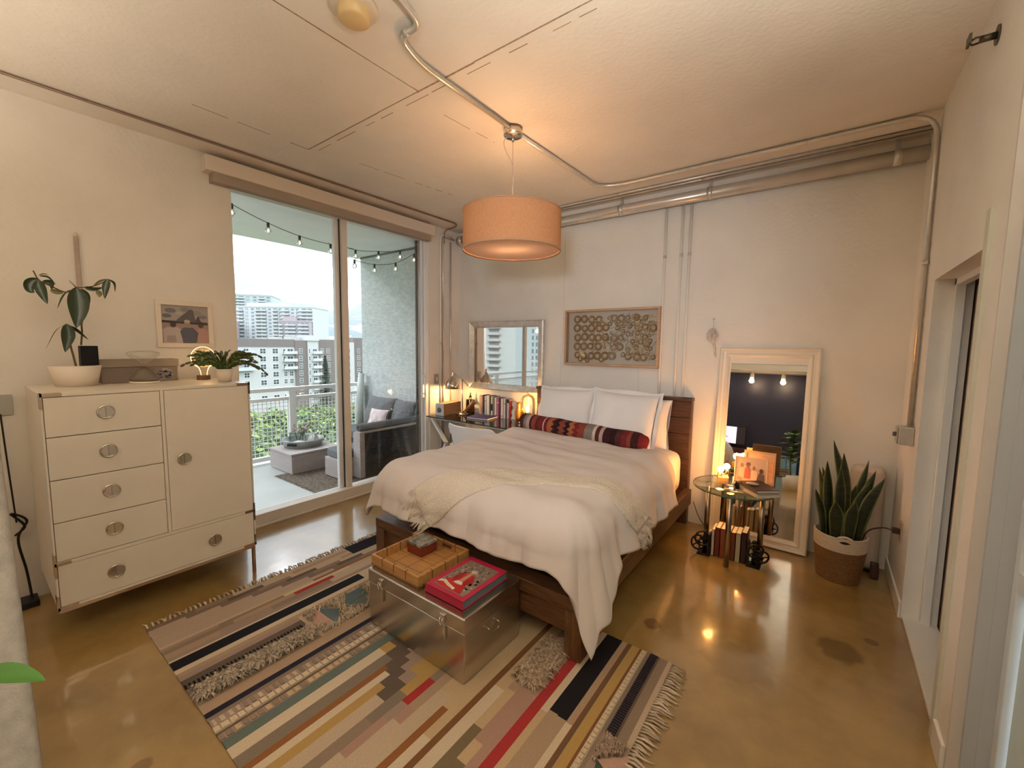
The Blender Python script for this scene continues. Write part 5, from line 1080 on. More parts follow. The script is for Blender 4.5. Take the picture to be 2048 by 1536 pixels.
# ---- books and wheel bookends on the floor
mblk = M('black_iron', (.012,.010,.010), .45, metal=.5)
def wheel_end(label, x, s, y):
    t = thing('wheel_bookend', label, 'bookend', (x, y, 0), 'wheel bookends under the night table')
    b = MB(); b.box(x-.045, x+.045, y-.045, y+.05, 0, .008); b.box(x+s*.036-.004, x+s*.036+.004, y-.045, y+.05, .008, .17); b.build('plate', mblk, t)
    for (cx, cz, rad, yy) in ((x-s*.012, .125, .052, y-.03), (x-s*.045, .075, .052, y+.0)):
        b = MB(); Mx = Matrix.Translation((cx, yy, cz)) @ Matrix.Rotation(PI/2-.25*s, 4, 'X') @ Matrix.Rotation(.5, 4, 'Y')
        b.grid(26, 8, lambda u, v: ((rad+.007*cos(2*PI*v))*cos(2*PI*u), (rad+.007*cos(2*PI*v))*sin(2*PI*u), .007*sin(2*PI*v)), True, True)
        for k in range(5): a = 2*PI*k/5; b.tube([(0,0,0), (rad*cos(a), rad*sin(a), 0)], .005, 6)
        b.cyl((0,0,-.014), (0,0,.014), .014); b.xf(Mx); b.build('spoked_wheel', mblk, t)
    b = MB(); b.cyl((x, y+.01, .008), (x, y+.01, .165), .016, .010); b.ball((x,y+.01,.17), .017); b.build('valve_stem', mblk, t)
wheel_end('black spoked-wheel bookend at the bed end of the floor books', -.655, 1, 3.40); wheel_end('black spoked-wheel bookend at the basket end of the floor books', -.325, -1, 3.42)
x = -.610
for w, h, c, lb in ((.022,.205,(.66,.52,.38),'pale thin book first beside the bed-end bookend'), (.034,.225,(.18,.03,.018),'dark red book second among the floor books'), (.036,.225,(.30,.07,.03),'rust book third among the floor books'), (.032,.215,(.10,.035,.02),'brown book behind the front table leg'),
                   (.030,.215,(.20,.05,.02),'chestnut book after the front table leg'), (.034,.22,(.42,.38,.24),'sage-beige book near the basket-end bookend'), (.036,.235,(.045,.015,.012),'black-brown tall book against the basket-end bookend')):
    book(x, w, h, .15, c, lb, 3.40, .001, group='books on the floor under the night table'); x += w+.002
cdp = thing('floor_cord', 'dark lamp cord trailing from the bed to the night table', 'cord', (-.80, 3.7, 0))
b = MB(); b.tube(spline([(-.86,3.88,.22), (-.80,3.85,.10), (-.72,3.82,.03), (-.60,3.80,.012), (-.48,3.74,.012), (-.475,3.68,.25), (-.50,3.63,.52)]), .003, 6); b.build('cable_run', mblk, cdp)
# ================================================================ snake plant in a rope basket
BC = Vector((.165, 3.625, 0)); sp = thing('snake_plant', 'tall snake plant in a two-tone rope basket beside the leaning mirror', 'plant', BC)
def coil(z0, z1, r0, r1, mat, nm, n):
    b = MB()
    for k in range(n):
        f = (k+.5)/n; z = z0+(z1-z0)*f; r = r0+(r1-r0)*f; hh = (z1-z0)/n*.56
        b.grid(40, 6, lambda u, v: (BC.x+(r+.006*cos(2*PI*v))*cos(2*PI*u), BC.y+(r+.006*cos(2*PI*v))*sin(2*PI*u), z+hh*sin(2*PI*v)), True, True)
    return b.build(nm, mat, sp)
mjute = M('jute_rope', (.17,.08,.03), .9, col2=(.24,.125,.05), vscale=60, stretch=(1,1,3), bump=.4, bscale=150); mcot = M('white_cotton_rope', (.66,.55,.44), .9, var=.05, vscale=60, bump=.3, bscale=150)
coil(.0, .225, .118, .142, mjute, 'jute_coils', 17); coil(.225, .325, .143, .147, mcot, 'cotton_band', 8)
b = MB(); b.lathe([(0,.004), (.115,.004)], BC, 24); b.build('basket_base', mjute, sp)
b = MB(); b.lathe([(0,.275), (.132,.27)], BC, 24); b.build('soil', msoil, sp)
b = MB(); a0 = -1.45
b.grid(14, 3, lambda u, v: (BC.x+.1545*cos(a0-.20+.4*u), BC.y+.1545*sin(a0-.20+.4*u), .302+(v-.5)*.018*sin(PI*u))); b.build('handle_slot', M('dark_slot', (.02,.012,.008), .9), sp)
b = MB(); b.tube([(BC.x+.150*cos(a0-.25+.5*k/10), BC.y+.150*sin(a0-.25+.5*k/10), .326+.014*sin(PI*k/10)) for k in range(11)], .008, 8); b.build('rope_handle', mcot, sp)
ms1 = M('snake_leaf_dark', (.006,.012,.006), .4, col2=(.022,.034,.014), vscale=12, stretch=(1,1,4)); ms2 = M('snake_leaf_edge', (.17,.18,.05), .4, col2=(.09,.11,.035), vscale=12)
spf = lambda u: (.55+.45*sin(PI*min(1,u*1.3)*.5+.0)) * (1 if u < .55 else max(.02, 1-((u-.55)/.45)**1.8))
rr = random.Random(2)
for dx, dy, tx, ty, hz, w in ((-.03,-.01,-.08,.0,.955,.052), (-.07,.0,-.105,.02,.80,.05), (-.09,.02,-.15,.03,.745,.04), (-.06,.05,-.13,.08,.74,.042), (-.01,-.06,-.03,-.07,.79,.055), (.02,-.02,-.02,-.03,.88,.06), (-.09,-.03,-.16,-.03,.60,.036),
                          (.03,.0,.06,.01,.66,.06), (.05,-.02,.13,.0,.70,.058), (.07,.0,.155,.01,.78,.05), (.08,-.03,.20,-.02,.745,.056), (.09,.02,.16,.05,.60,.05), (.06,.04,.12,.08,.83,.036), (-.03,-.09,-.045,-.11,.56,.07), (.04,-.08,.06,-.10,.58,.062), (.0,.03,.02,.05,.72,.05)):
    b0 = BC+Vector((dx,dy,.24)); t0 = BC+Vector((tx,ty,hz)); mid = b0.lerp(t0,.5)+Vector(((tx-dx)*-.18, 0, .02)); sd = (1, rr.uniform(-.5,.5), 0)
    if (dx,hz) == (-.03,.955): mid += Vector((.045,0,0))
    b = MB(); leaf(b, [b0, mid, t0], w, sd, .20, 16, prof=spf); lf = b.build('leaf', ms1, sp)
    b = MB(); leaf(b, [b0+Vector((0,.003,0)), mid+Vector((0,.003,0)), t0+Vector((0,.003,.004))], w+.017, sd, .20, 16, prof=spf); b.build('leaf_margin', ms2, lf)
hp = thing('air_purifier', 'white rounded appliance standing on the floor behind the snake plant', 'appliance', (.30, 3.87, 0))
b = MB(); b.box(.205, .395, 3.82, 3.94, .012, .76); b.build('body', M('white_plastic', (.56,.47,.39), .4), hp, bevel=.045, seg=5)
b = MB(); b.box(.23, .37, 3.83, 3.93, 0, .013); b.build('foot', mblk, hp)
b = MB(); b.box(.285, .315, 3.815, 3.822, .62, .63); b.build('button_bar', mtrim, hp)
pa = thing('power_adaptor', 'dark brick-like power adaptor on the floor behind the basket', 'adaptor', (.36, 3.80, 0))
b = MB(); b.box(.345, .39, 3.73, 3.77, 0, .11); b.build('adaptor_body', M('dark_plug', (.05,.02,.015), .5), pa, bevel=.006)
# hanging ornament
ho = thing('hanging_ornament', 'pale shell garland hanging from a nail on the back wall', 'ornament', (-.80, 3.93, 1.5))
b = MB(); b.cyl((-.785,3.95,1.832), (-.785,3.925,1.832), .005); b.box(-.795,-.775,3.922,3.928,1.828,1.838); b.build('nail', mgal, ho)
b = MB(); b.tube([(-.785,3.93,1.832), (-.787,3.93,1.745)], .0015, 5); b.build('string', mcot, ho)
rr = random.Random(6); msl = M('pale_shell', (.62,.54,.46), .6, var=.15, vscale=40)
for k in range(26):
    a = 2*PI*k/13; r_ = .036 if k < 13 else .022
    b = MB(); b.ball((-.79+r_*cos(a)*(1 if k < 13 else .9), 3.928-.008*(k >= 13), 1.69+r_*1.45*sin(a)), (rr.uniform(.009,.015), .009, rr.uniform(.009,.016)), 7, 9); b.build('shell_bead', msl, ho)
b = MB(); b.tube(spline([(-.78,3.935,1.635), (-.765,3.935,1.58), (-.762,3.935,1.53), (-.752,3.935,1.505)]), [.010]*12+[.008]*12+[.003], 8); b.build('shell_tassel', msl, ho)
# ================================================================ the room behind the camera (seen only in the leaning mirror)
bs = thing('media_console', 'low dark console under a lit screen at the navy wall', 'console', (-1.9, -3.15, 0))
mdk2 = M('dark_red_lacquer', (.06,.012,.012), .4)
b = MB(); b.box(-2.45, -1.15, -3.38, -2.98, .08, .48); b.build('cabinet_body', mdk2, bs, bevel=.004)
for k in range(3): b = MB(); b.box(-2.44+.43*k, -2.03+.43*k, -2.98, -2.965, .10, .46); b.build('door', mdk2, bs, bevel=.003)
for x in (-2.4, -1.2): b = MB(); b.box(x-.02, x+.02, -3.3, -3.05, 0, .08); b.build('leg', mblk, bs)
ws_ = thing('wall_screen', 'lit flat screen standing on the console at the navy wall', 'screen', (-1.75, -3.2, .48))
b = MB(); b.box(-2.20, -1.35, -3.26, -3.22, .54, .98); b.build('bezel', mblk, ws_, bevel=.003)
b = MB(); b.box(-2.18, -1.55, -3.22, -3.217, .57, .96); b.build('lit_panel', M('screen_glow', (.5,.5,.6), .4, emit=(.75,.72,.9), estr=.75), ws_)
b = MB(); b.box(-1.548, -1.37, -3.22, -3.217, .57, .96); b.build('dim_panel', M('screen_dim', (.02,.015,.02), .4, emit=(.05,.03,.04), estr=.15), ws_)
b = MB(); b.box(-1.85, -1.70, -3.28, -3.16, .481, .49); b.box(-1.79,-1.76,-3.25,-3.235,.49,.56); b.build('stand', mblk, ws_)
sh_ = thing('blue_screen', 'pale blue panelled room divider near the navy wall', 'divider', (-.62, -3.0, 0))
for k in range(3): b = MB(); b.box(-.90+.19*k, -.72+.19*k, -3.02, -2.99, .02, .45); b.build('panel', M('pale_blue_cloth', (.14,.30,.42), .7, var=.2, vscale=9), sh_, bevel=.004)
b = MB(); b.box(-.92,-.32,-3.03,-2.98,0,.022); b.build('foot_rail', mblk, sh_)
fg = thing('fiddle_fig', 'young fiddle-leaf fig in a white pot on the camera side of the room', 'plant', (-.33, -.55, 0))
fc = Vector((-.33,-.55,0)); b = MB(); b.lathe([(0,.004), (.10,0), (.125,.26), (.113,.26), (.1,.03), (0,.03)], fc, 30); b.build('pot', M('white_plaster', (.78,.70,.60), .5), fg)
b = MB(); b.lathe([(0,.235), (.108,.232)], fc, 20); b.build('soil', msoil, fg)
b = MB(); b.tube(spline([fc+Vector((0,0,.22)), fc+Vector((-.02,.01,.5)), fc+Vector((.01,0,.75)), fc+Vector((0,0,.95))]), [.012]*9+[.010]*8+[.008]*7+[.005], 8); b.build('trunk', mstem, fg)
rr = random.Random(9); mfg = M('fig_leaf', (.03,.085,.022), .35, col2=(.07,.15,.04), vscale=10)
for k in range(17):
    a = 2.4*k; z = .44+.031*k; d = Vector((cos(a), sin(a), .25)); s0 = fc+Vector((0,0,z)); b = MB(); leaf(b, [s0, s0+d*.09+Vector((0,0,.02)), s0+d*.22+Vector((0,0,-.02))], .19, (-sin(a), cos(a), .1), .12, 10); b.build('leaf', mfg, fg)
# track with spot heads under the bulkhead
tk = thing('track_light', 'white ceiling track with two lit spot heads before the navy wall', 'lamp', (-1.0, -2.95, 2.26))
b = MB(); b.box(-2.6, -.2, -2.97, -2.93, 2.235, 2.259); b.build('track_rail', mtrim, tk)
for x in (-2.25, -1.30, -.70):
    b = MB(); b.cyl((x,-2.95,2.235), (x,-2.95,2.19), .012); b.cyl((x,-2.95,2.20), (x-.0,-2.93,2.10), .035, .045); hd = b.build('spot_head', mtrim, tk)
    b = MB(); b.ball((x,-2.925,2.075), (.035,.035,.02)); b.build('spot_bulb', M('spot_glow', (1,.8,.5), .4, emit=(1,.70,.36), estr=20), hd)
    lamp('spot_light', (x,-2.91,2.03), SPOT_W, (1,.66,.36), .05)
# fill lights added out of view: globes, uplighters and a dome spot
for (x, y, z), W_, c_, lb in GLOBES:
    g_ = thing('globe_pendant', lb, 'lamp', (x, y, z-.1)); b = MB(); b.cyl((x,y,H), (x,y,H-.03), .05); b.cyl((x,y,H-.03), (x,y,z+.1), .003); b.cyl((x,y,z+.12), (x,y,z+.07), .03); b.build('hanger', mblk, g_)
    b = MB(); b.ball((x,y,z), .11, 16, 24); b.build('glass_globe', glass_mat('opal_globe', (1,.93,.82), .8), g_)
    b = MB(); b.ball((x,y,z+.01), .035); b.build('bulb', M('spot_glow', (1,.8,.5)), g_)
    lamp('globe_pendant_light', (x,y,z-.05), W_, c_, .05)
for (x, y, z), W_, c_, lb in UPLIGHTS:
    t = thing('torchiere', lb, 'lamp', (x, y, 0)); mbr_ = M('dull_brass_lamp', (.45,.30,.14), .3, metal=.9)
    b = MB(); b.lathe([(0,0), (.13,0), (.13,.018), (.02,.03), (0,.03)], (x,y,0), 28); b.build('base', mbr_, t)
    b = MB(); b.cyl((x,y,.03), (x,y,z-.06), .011); b.build('stem', mbr_, t)
    b = MB(); b.lathe([(.012,-.07), (.06,-.055), (.13,-.01), (.16,.05), (.157,.05), (.125,-.003), (.055,-.045), (0,-.05)], (x,y,z), 30); b.build('bowl', mbr_, t)
    l_ = lamp('torchiere_light', (x,y,z), W_, c_, .07, 'SPOT', spot_size=2.5, spot_blend=.6); l_.rotation_euler = (PI, 0, 0)
fl_ = thing('dome_floor_lamp', 'black dome-shaded floor lamp by the door wall of the living area', 'lamp', (.30,-1.05,0))  # dome spot added behind the camera to brighten bed and back wall
b = MB(); b.cyl((.30,-1.05,0), (.30,-1.05,.02), .14, n=28); b.build('base', mblk, fl_)
b = MB(); b.tube(bez([(.30,-1.05,.02), (.30,-1.05,1.95), (.24,-.95,1.98)], 8, .08), .011, 10); b.build('stem', mblk, fl_)
aim = (Vector((-2.25,3.9,1.95))-Vector((.2,-.9,1.9))).normalized(); q_ = aim.to_track_quat('Z', 'Y').to_matrix().to_4x4()
b = MB(); b.lathe([(.03,-.10), (.10,-.07), (.17,0), (.20,.10), (.196,.10), (.165,.005), (.095,-.06), (0,-.09)], (0,0,0), 30); b.xf(Matrix.Translation((.2,-.9,1.9)) @ q_); b.build('shade', mblk, fl_)
l_ = lamp('dome_lamp_light', Vector((.2,-.9,1.9))+aim*.03, DOME_W, DOME_COL, .20, 'SPOT', spot_size=1.0, spot_blend=1.0); l_.rotation_euler = (-aim).to_track_quat('Z', 'Y').to_euler()
# chaise at the very edge of the frame, with a potted plant in front of it
chs = thing('lounge_chair', 'pale grey reclining lounge chair cropped by the frame, near the dresser', 'chair', (-2.2, -.35, 0))
mgf = M('grey_upholstery', (.42,.41,.38), .9, var=.12, vscale=25, bump=.5, bscale=150)
b = MB(); b.obox((-2.345,-.22,.70), (.055,.315,.66), Matrix.Rotation(-.545, 3, 'Y')); b.build('backrest', mgf, chs, bevel=.03, seg=3)
b = MB(); b.box(-2.05, -1.45, -.53, -.10, .26, .40); b.build('seat', mgf, chs, bevel=.03, seg=3)
for x, y in ((-2.0,-.5), (-2.0,-.13), (-1.5,-.5), (-1.5,-.13)): b = MB(); b.cyl((x,y,0), (x,y,.27), .018); b.build('leg', mblk, chs)
pf = thing('leafy_houseplant', 'houseplant pushing one green leaf into the lower edge beside the lounge chair', 'plant', (-1.62, -.78, 0)); pc2 = Vector((-1.62,-.78,0))
b = MB(); b.lathe([(0,.004), (.09,0), (.115,.22), (.10,.22), (.08,.03), (0,.03)], pc2, 28); b.build('pot', mpot, pf)
b = MB(); b.lathe([(0,.2), (.098,.198)], pc2, 20); b.build('soil', msoil, pf)
mgl = M('fresh_green_leaf', (.045,.17,.02), .45, col2=(.07,.22,.03), vscale=12)
for k, (e, w) in enumerate((((-1.436,.085,.773), .075), ((-1.3,-.55,.75), .09), ((-1.85,-.85,.8), .09), ((-1.55,-1.1,.7), .08), ((-1.75,-.75,.95), .08))):
    e = Vector(e); base = pc2+Vector((0,0,.2)); k1 = base.lerp(e, .55)+Vector((0,0,.16))
    if k == 0: pts = [Vector((-1.60,-.03,.775)), Vector((-1.53,.025,.779)), e]
    else: dd = (e-pc2); dd.z = 0; pts = [e-dd.normalized()*.2, e-dd.normalized()*.1+Vector((0,0,.012)), e]
    b = MB(); b.tube(spline([base, k1, pts[0]]), .004, 6); b.build('stem', mgl, pf)
    b = MB(); leaf(b, pts, w, (pts[0]-e).cross(Vector((0,0,1))), .08, 12); b.build('leaf', mgl, pf)
# power strip and cables beside the dresser
ps = thing('power_strip', 'black power strip on the floor at the end of the dresser', 'power strip', (-3.72, .15, 0))
b = MB(); b.box(-3.775, -3.66, .10, .225, 0, .04); b.build('strip_body', mblk, ps, bevel=.006)
b = MB(); b.tube(spline([(-3.72,.20,.035), (-3.76,.19,.2), (-3.77,.17,.40), (-3.775,.21,.50), (-3.77,.15,.56), (-3.775,.20,.47), (-3.78,.16,.42)]), .006, 6); b.tube(spline([(-3.775,.17,.5), (-3.78,.16,.8), (-3.785,.15,1.15)]), .004, 6); b.build('cable', mblk, ps)
b = MB(); b.box(X0, X0+.012, .12, .20, 1.14, 1.26); tag(b.build('wall_outlet', M('grey_outlet', (.36,.36,.32), .5), None, bevel=.003), 'grey outlet plate on the window wall beside the dresser', 'outlet')
# ================================================================ balcony
mbf = M('balcony_concrete', (.53,.545,.53), .6, var=.04, vscale=4, bump=.08); mst_ = M('grey_stucco', (.50,.525,.52), .85, col2=(.66,.68,.675), vscale=14, bump=1.0, bscale=26, stretch=(1,1,2.2), detail=8)
b = MB(); b.box(-5.93, -3.95, -2.8, 4.1, -.25, -.005); struct(b, 'floor', mbf)
b = MB(); b.box(-5.93, -3.95, -2.8, 4.1, 2.90, 3.15); struct(b, 'ceiling', M('balcony_soffit', (.84,.84,.83), .8, var=.03, vscale=3))
b = MB(); b.box(-5.82, -3.95, 3.87, 4.1, -.005, 2.90); struct(b, 'wall_balcony', mst_)
b = MB(); b.box(-5.82, -3.95, 3.862, 3.87, 2.872, 2.90); struct(b, 'trim_5', M('dark_soffit_joint', (.16,.16,.16), .7))
mrl = M('white_railing', (.84,.84,.83), .4)
rl = thing('balcony_railing', 'white balcony railing with a welded square mesh infill', 'railing', (-5.82, .6, 0))
for z0, z1, nm in ((.935,.985,'top_rail'), (.81,.855,'middle_rail'), (.03,.085,'bottom_rail')):
    b = MB(); b.box(-5.85, -5.79, -2.75, 3.86, z0, z1); b.build(nm, mrl, rl, bevel=.004)
for y in (3.80, 2.755, 1.71, .665, -.38, -1.425, -2.47):
    b = MB(); b.box(-5.865, -5.775, y-.045, y+.045, -.005, .935); b.build('post', mrl, rl, bevel=.004)
b = MB(); y = -2.7
while y < 3.84: b.box(-5.823, -5.817, y-.0042, y+.0042, .085, .81); y += .0535
for k in range(1, 14): z = .085+.0535*k; b.box(-5.8265, -5.8205, -2.75, 3.86, z-.0042, z+.0042)
b.build('mesh_infill', mrl, rl, stuff=True)
def wicker(name, col): 
    m = M(name, col, .7)
    if not m.get('wick'):
        m['wick'] = 1; nt = m.node_tree; N = nt.nodes; L = nt.links; tc = N.new('ShaderNodeTexCoord'); w = N.new('ShaderNodeTexWave'); w.bands_direction = 'Z'; w.inputs['Scale'].default_value = 22; w.inputs['Distortion'].default_value = 1.2
        L.new(tc.outputs['Object'], w.inputs['Vector']); bm = N.new('ShaderNodeBump'); bm.inputs['Strength'].default_value = .8; bm.inputs['Distance'].default_value = .01; L.new(w.outputs['Fac'], bm.inputs['Height']); L.new(bm.outputs[0], N['Principled BSDF'].inputs['Normal'])
    return m
mwk = wicker('taupe_wicker', (.55,.475,.46)); mwd = wicker('dark_wicker', (.045,.042,.042)); mgc = M('grey_cushion', (.17,.17,.18), .9, var=.05, bump=.3, bscale=200)
tb = thing('wicker_coffee_table', 'low square taupe wicker coffee table on the balcony', 'table', (-5.315, 2.67, 0))
b = MB(); b.box(-5.60, -5.03, 2.36, 2.985, .006, .228); b.build('base', mwk, tb, bevel=.006)
b = MB(); b.box(-5.61, -5.02, 2.35, 2.995, .230, .253); b.build('table_top', mwk, tb, bevel=.004)
tc_ = Vector((-5.40, 2.69, .254)); mzn = M('galvanised_tray', (.46,.48,.47), .4, metal=.6, var=.08, vscale=14)
ty2 = thing('round_tray', 'round galvanised metal tray on the balcony coffee table', 'tray', tc_)
b = MB(); b.lathe([(0,.001), (.225,0), (.245,.085), (.250,.09), (.247,.094), (.240,.085), (.22,.008), (0,.008)], tc_, 48); b.build('tray_body', mzn, ty2)
b = MB(); b.box(tc_.x-.06, tc_.x+.06, tc_.y-.249, tc_.y-.238, .29, .318); b.xf(Matrix.Translation(tc_) @ Matrix.Rotation(.55, 4, 'Z') @ Matrix.Translation(-tc_)); b.build('handle_slot', mblk, ty2)
def onb(name, label, cat, dx, dy): return thing(name, label, cat, (tc_.x+dx, tc_.y+dy, .263))
mpo = M('white_glaze', (.74,.74,.72), .25)
p = onb('lidded_pot', 'squat white lidded pot at the front of the balcony tray', 'pot', .07, -.09); c = wloc(p)
b = MB(); b.lathe([(0,0), (.06,0), (.078,.03), (.066,.06), (0,.062)], c, 26); b.build('pot_body', mpo, p)
b = MB(); b.lathe([(.06,.058), (.03,.072), (0,.078)], c, 26); b.build('lid', mpo, p)
p = onb('white_jug', 'white ceramic jug at the sofa side of the balcony tray', 'jug', .03, .12); c = wloc(p)
b = MB(); b.lathe([(0,0), (.055,0), (.072,.05), (.05,.10), (.045,.125), (.05,.135), (.044,.13), (.04,.12), (.06,.05), (0,.01)], c, 26); b.build('jug_body', mpo, p)
b = MB(); b.tube(spline([c+Vector((.045,-.02,.12)), c+Vector((.10,-.04,.10)), c+Vector((.07,-.03,.03))]), .008, 8); b.build('handle', mpo, p)
p = onb('flower_vase', 'glass vase of dried flowers in the middle of the balcony tray', 'vase', -.05, .02); c = wloc(p)
b = MB(); b.lathe([(0,.001), (.035,0), (.05,.05), (.028,.11), (.034,.14), (.03,.14), (.024,.11), (.046,.05), (0,.006)], c, 24); b.build('vase_body', glass_mat('vase_glass', (.93,.96,.955), .7), p)
rr = random.Random(12); b = MB(); b2 = MB()
for k in range(12):
    a = rr.uniform(0, 6.28); e = c+Vector((.10*cos(a), .10*sin(a), rr.uniform(.18,.26))); b.tube(spline([c+Vector((0,0,.02)), c+Vector((.015*cos(a),.015*sin(a),.13)), e], 4), .003, 5)
    for q in range(3): b2.ball(e+Vector((rr.uniform(-.02,.02), rr.uniform(-.02,.02), rr.uniform(-.02,.01))), .016, 5, 7)
b.build('dried_stem', M('olive_stem', (.14,.13,.08), .8), p); b2.build('dried_flower', M('faded_flower', (.50,.34,.28), .8, col2=(.42,.44,.42), vscale=30), p)
p = onb('glass_candle_jar', 'clear glass jar at the rail side of the balcony tray', 'jar', -.12, -.07); c = wloc(p)
b = MB(); b.lathe([(0,.001), (.045,0), (.052,.06), (.045,.12), (.05,.15), (.046,.15), (.041,.12), (.048,.06), (0,.006)], c, 24); b.build('jar_body', glass_mat('vase_glass', (.93,.96,.955), .7), p)
ot = thing('wicker_ottoman', 'taupe wicker footstool with a grey cushion in front of the outdoor sofa', 'ottoman', (-4.56, 2.81, 0))
b = MB(); b.box(-4.725, -4.40, 2.605, 3.02, .012, .235); b.build('base', mwk, ot, bevel=.006)
b = MB(); b.box(-4.715, -4.41, 2.62, 3.01, .237, .345); b.build('cushion', mgc, ot, bevel=.03, seg=3)
so_ = thing('outdoor_sofa', 'dark wicker outdoor sofa with grey cushions against the stucco wall', 'sofa', (-4.95, 3.45, 0))
b = MB(); b.box(-4.34, -4.27, 2.84, 3.83, .01, .535); b.build('arm', mwd, so_, bevel=.004)
b = MB(); b.box(-4.40, -4.262, 2.78, 2.845, .01, .54); b.build('arm_front_post', mwk, so_, bevel=.004)
b = MB(); b.box(-4.36, -4.255, 2.78, 3.84, .536, .556); b.build('arm_cap', mwk, so_, bevel=.003)
b = MB(); b.box(-5.55, -4.34, 3.26, 3.83, .05, .27); b.build('seat_base', mwd, so_, bevel=.004)
b = MB(); b.box(-5.55, -4.34, 3.76, 3.83, .27, .56); b.build('back_frame', mwd, so_, bevel=.004)
for x0, x1 in ((-5.53, -4.95), (-4.94, -4.35)): b = MB(); b.box(x0, x1, 3.25, 3.74, .272, .40); b.build('seat_cushion', mgc, so_, bevel=.03, seg=3)
def cush(label, w, h, t, ctr, tilt_, yaw, mat, seed):
    pillow(label, w, h, t, ctr, tilt_, yaw, 0, mat, name='outdoor_cushion', seed=seed)
cush('large grey back cushion at the rail end of the outdoor sofa', .60, .46, .17, (-5.10, 3.66, .60), .28, .05, mgc, 5)
cush('grey back cushion in the middle of the outdoor sofa', .46, .44, .16, (-4.60, 3.67, .60), .26, -.08, mgc, 6)
cush('small pink patterned cushion on the outdoor sofa', .34, .30, .11, (-4.93, 3.50, .535), .35, .1, M('pink_pattern', (.68,.48,.50), .9, col2=(.74,.68,.66), vscale=28), 7)
rc = thing('bolster_roll', 'grey cushion roll lying along the outdoor sofa arm', 'cushion', (-4.33, 3.3, .557))
b = MB(); b.cyl((-4.325,2.80,.600), (-4.325,3.72,.600), .042, n=20); b.build('roll_cover', mgc, rc)
b = MB(); b.lathe([(.012,0), (.026,0), (.026,.004), (.012,.004)], (0,0,0), 16, close=True); b.xf(Matrix.Translation((-4.325,2.799,.600)) @ Matrix.Rotation(PI/2, 4, 'X')); b.build('end_piping', M('dark_piping', (.06,.06,.06), .8), rc)
wr = thing('rolled_shade', 'white rolled sun shade standing in the balcony corner', 'shade', (-5.72, 3.80, 0))
b = MB(); b.tube([(-5.70,3.70,0), (-5.715,3.73,.6), (-5.735,3.79,1.13)], [.062,.06,.045], 16); b.build('fabric_roll', M('white_canvas', (.62,.66,.65), .85, var=.05, vscale=12), wr)
b = MB(); b.bar((-5.79,3.76,1.07), (-5.74,3.80,1.15), .03, .012); b.build('dark_clip', mblk, wr)
op = thing('balcony_flower_pot', 'small potted white flower by the rail end of the balcony', 'plant', (-5.62, 3.42, 0))
c = wloc(op); b = MB(); b.lathe([(0,.002), (.08,0), (.10,.22), (.09,.22), (.07,.03), (0,.03)], c, 24); b.build('pot', mpot, op)
b = MB()
for k in range(9): a = 2.4*k; leaf(b, [c+Vector((0,0,.2)), c+Vector((.06*cos(a),.06*sin(a),.36)), c+Vector((.12*cos(a),.12*sin(a),.40+.02*k))], .05, (-sin(a),cos(a),0), .1, 8)
b.build('leaves', M('pale_green_leaf', (.24,.34,.20), .5), op)
b = MB()
for k in range(7): a = 1.9*k; b.ball(c+Vector((.05*cos(a),.05*sin(a),.48+.025*k)), .028, 6, 8)
b.build('white_bloom', mpo, op)
orug = thing('outdoor_rug', 'dark brown patterned outdoor rug under the balcony table', 'rug', (-4.75, 2.85, 0))
b = MB(); b.box(-5.15, -4.12, 2.235, 3.2, -.004, .005); b.build('pile_field', M('brown_rug', (.08,.055,.04), .95, col2=(.24,.19,.15), vscale=32, detail=6, bump=.4, bscale=160), orug)
b = MB()
for k in range(60): x = -5.15+1.03*k/59; b.tube([(x,2.24,.002), (x+RND.uniform(-.01,.01),2.21,.001)], .003, 4)
b.build('fringe', M('tan_fringe', (.30,.24,.19), .9), orug, stuff=True)
# string lights
msk = M('black_socket', (.03,.03,.03), .5); mbg = M('warm_filament', (1,.8,.4), .4, emit=(1,.72,.34), estr=7); mco = M('black_wire', (.05,.055,.06), .6)
def string(label, bulbs, ends, lit=None):
    t = thing('string_lights', label, 'string lights', bulbs[len(bulbs)//2]); pts = [Vector(ends[0])]
    for p in bulbs: pts.append(Vector(p))
    pts.append(Vector(ends[1])); b = MB(); b.tube(spline(pts, 6), .0035, 6); b.build('wire', mco, t)
    for i, p in enumerate(bulbs):
        p = Vector(p); b = MB(); b.cyl(p+Vector((0,0,.004)), p-Vector((0,0,.042)), .013, n=10); sk = b.build('socket', msk, t)
        b = MB(); b.lathe([(.010,-.040), (.024,-.06), (.029,-.078), (.022,-.098), (0,-.108)], p, 14); b.build('glass_bulb', glass_mat('bulb_glass', (.97,.95,.9), 1.2), sk)
        if lit is None or i in lit: b = MB(); b.ball(p-Vector((0,0,.072)), (.009,.009,.016), 6, 8); b.build('filament', mbg, sk)
SL = STRING_PTS
string('string lights swagged along the front of the balcony ceiling', SL[0], ((-4.20,1.30,2.88), (-4.72,3.05,2.74)))
string('upper string lights curving towards the stucco wall', SL[1], ((-4.75,2.85,2.76), (-4.15,3.80,2.84)))
string('lower string lights drooping across the stucco wall', SL[2], ((-5.10,3.10,2.74), (-4.0,3.62,2.80)), {1,2,3})
sr = thing('star_ornament', 'small straw star hanging on the string lights by the door mullion', 'ornament', (-4.66, 2.73, 2.68))
b = MB()
for k in range(5): a = PI/2+k*2*PI/5; b.bar((-4.66,2.735,2.715), (-4.66,2.735+.06*cos(a),2.715+.06*sin(a)), .006)
b.build('star_rays', M('straw', (.52,.44,.33), .8), sr)
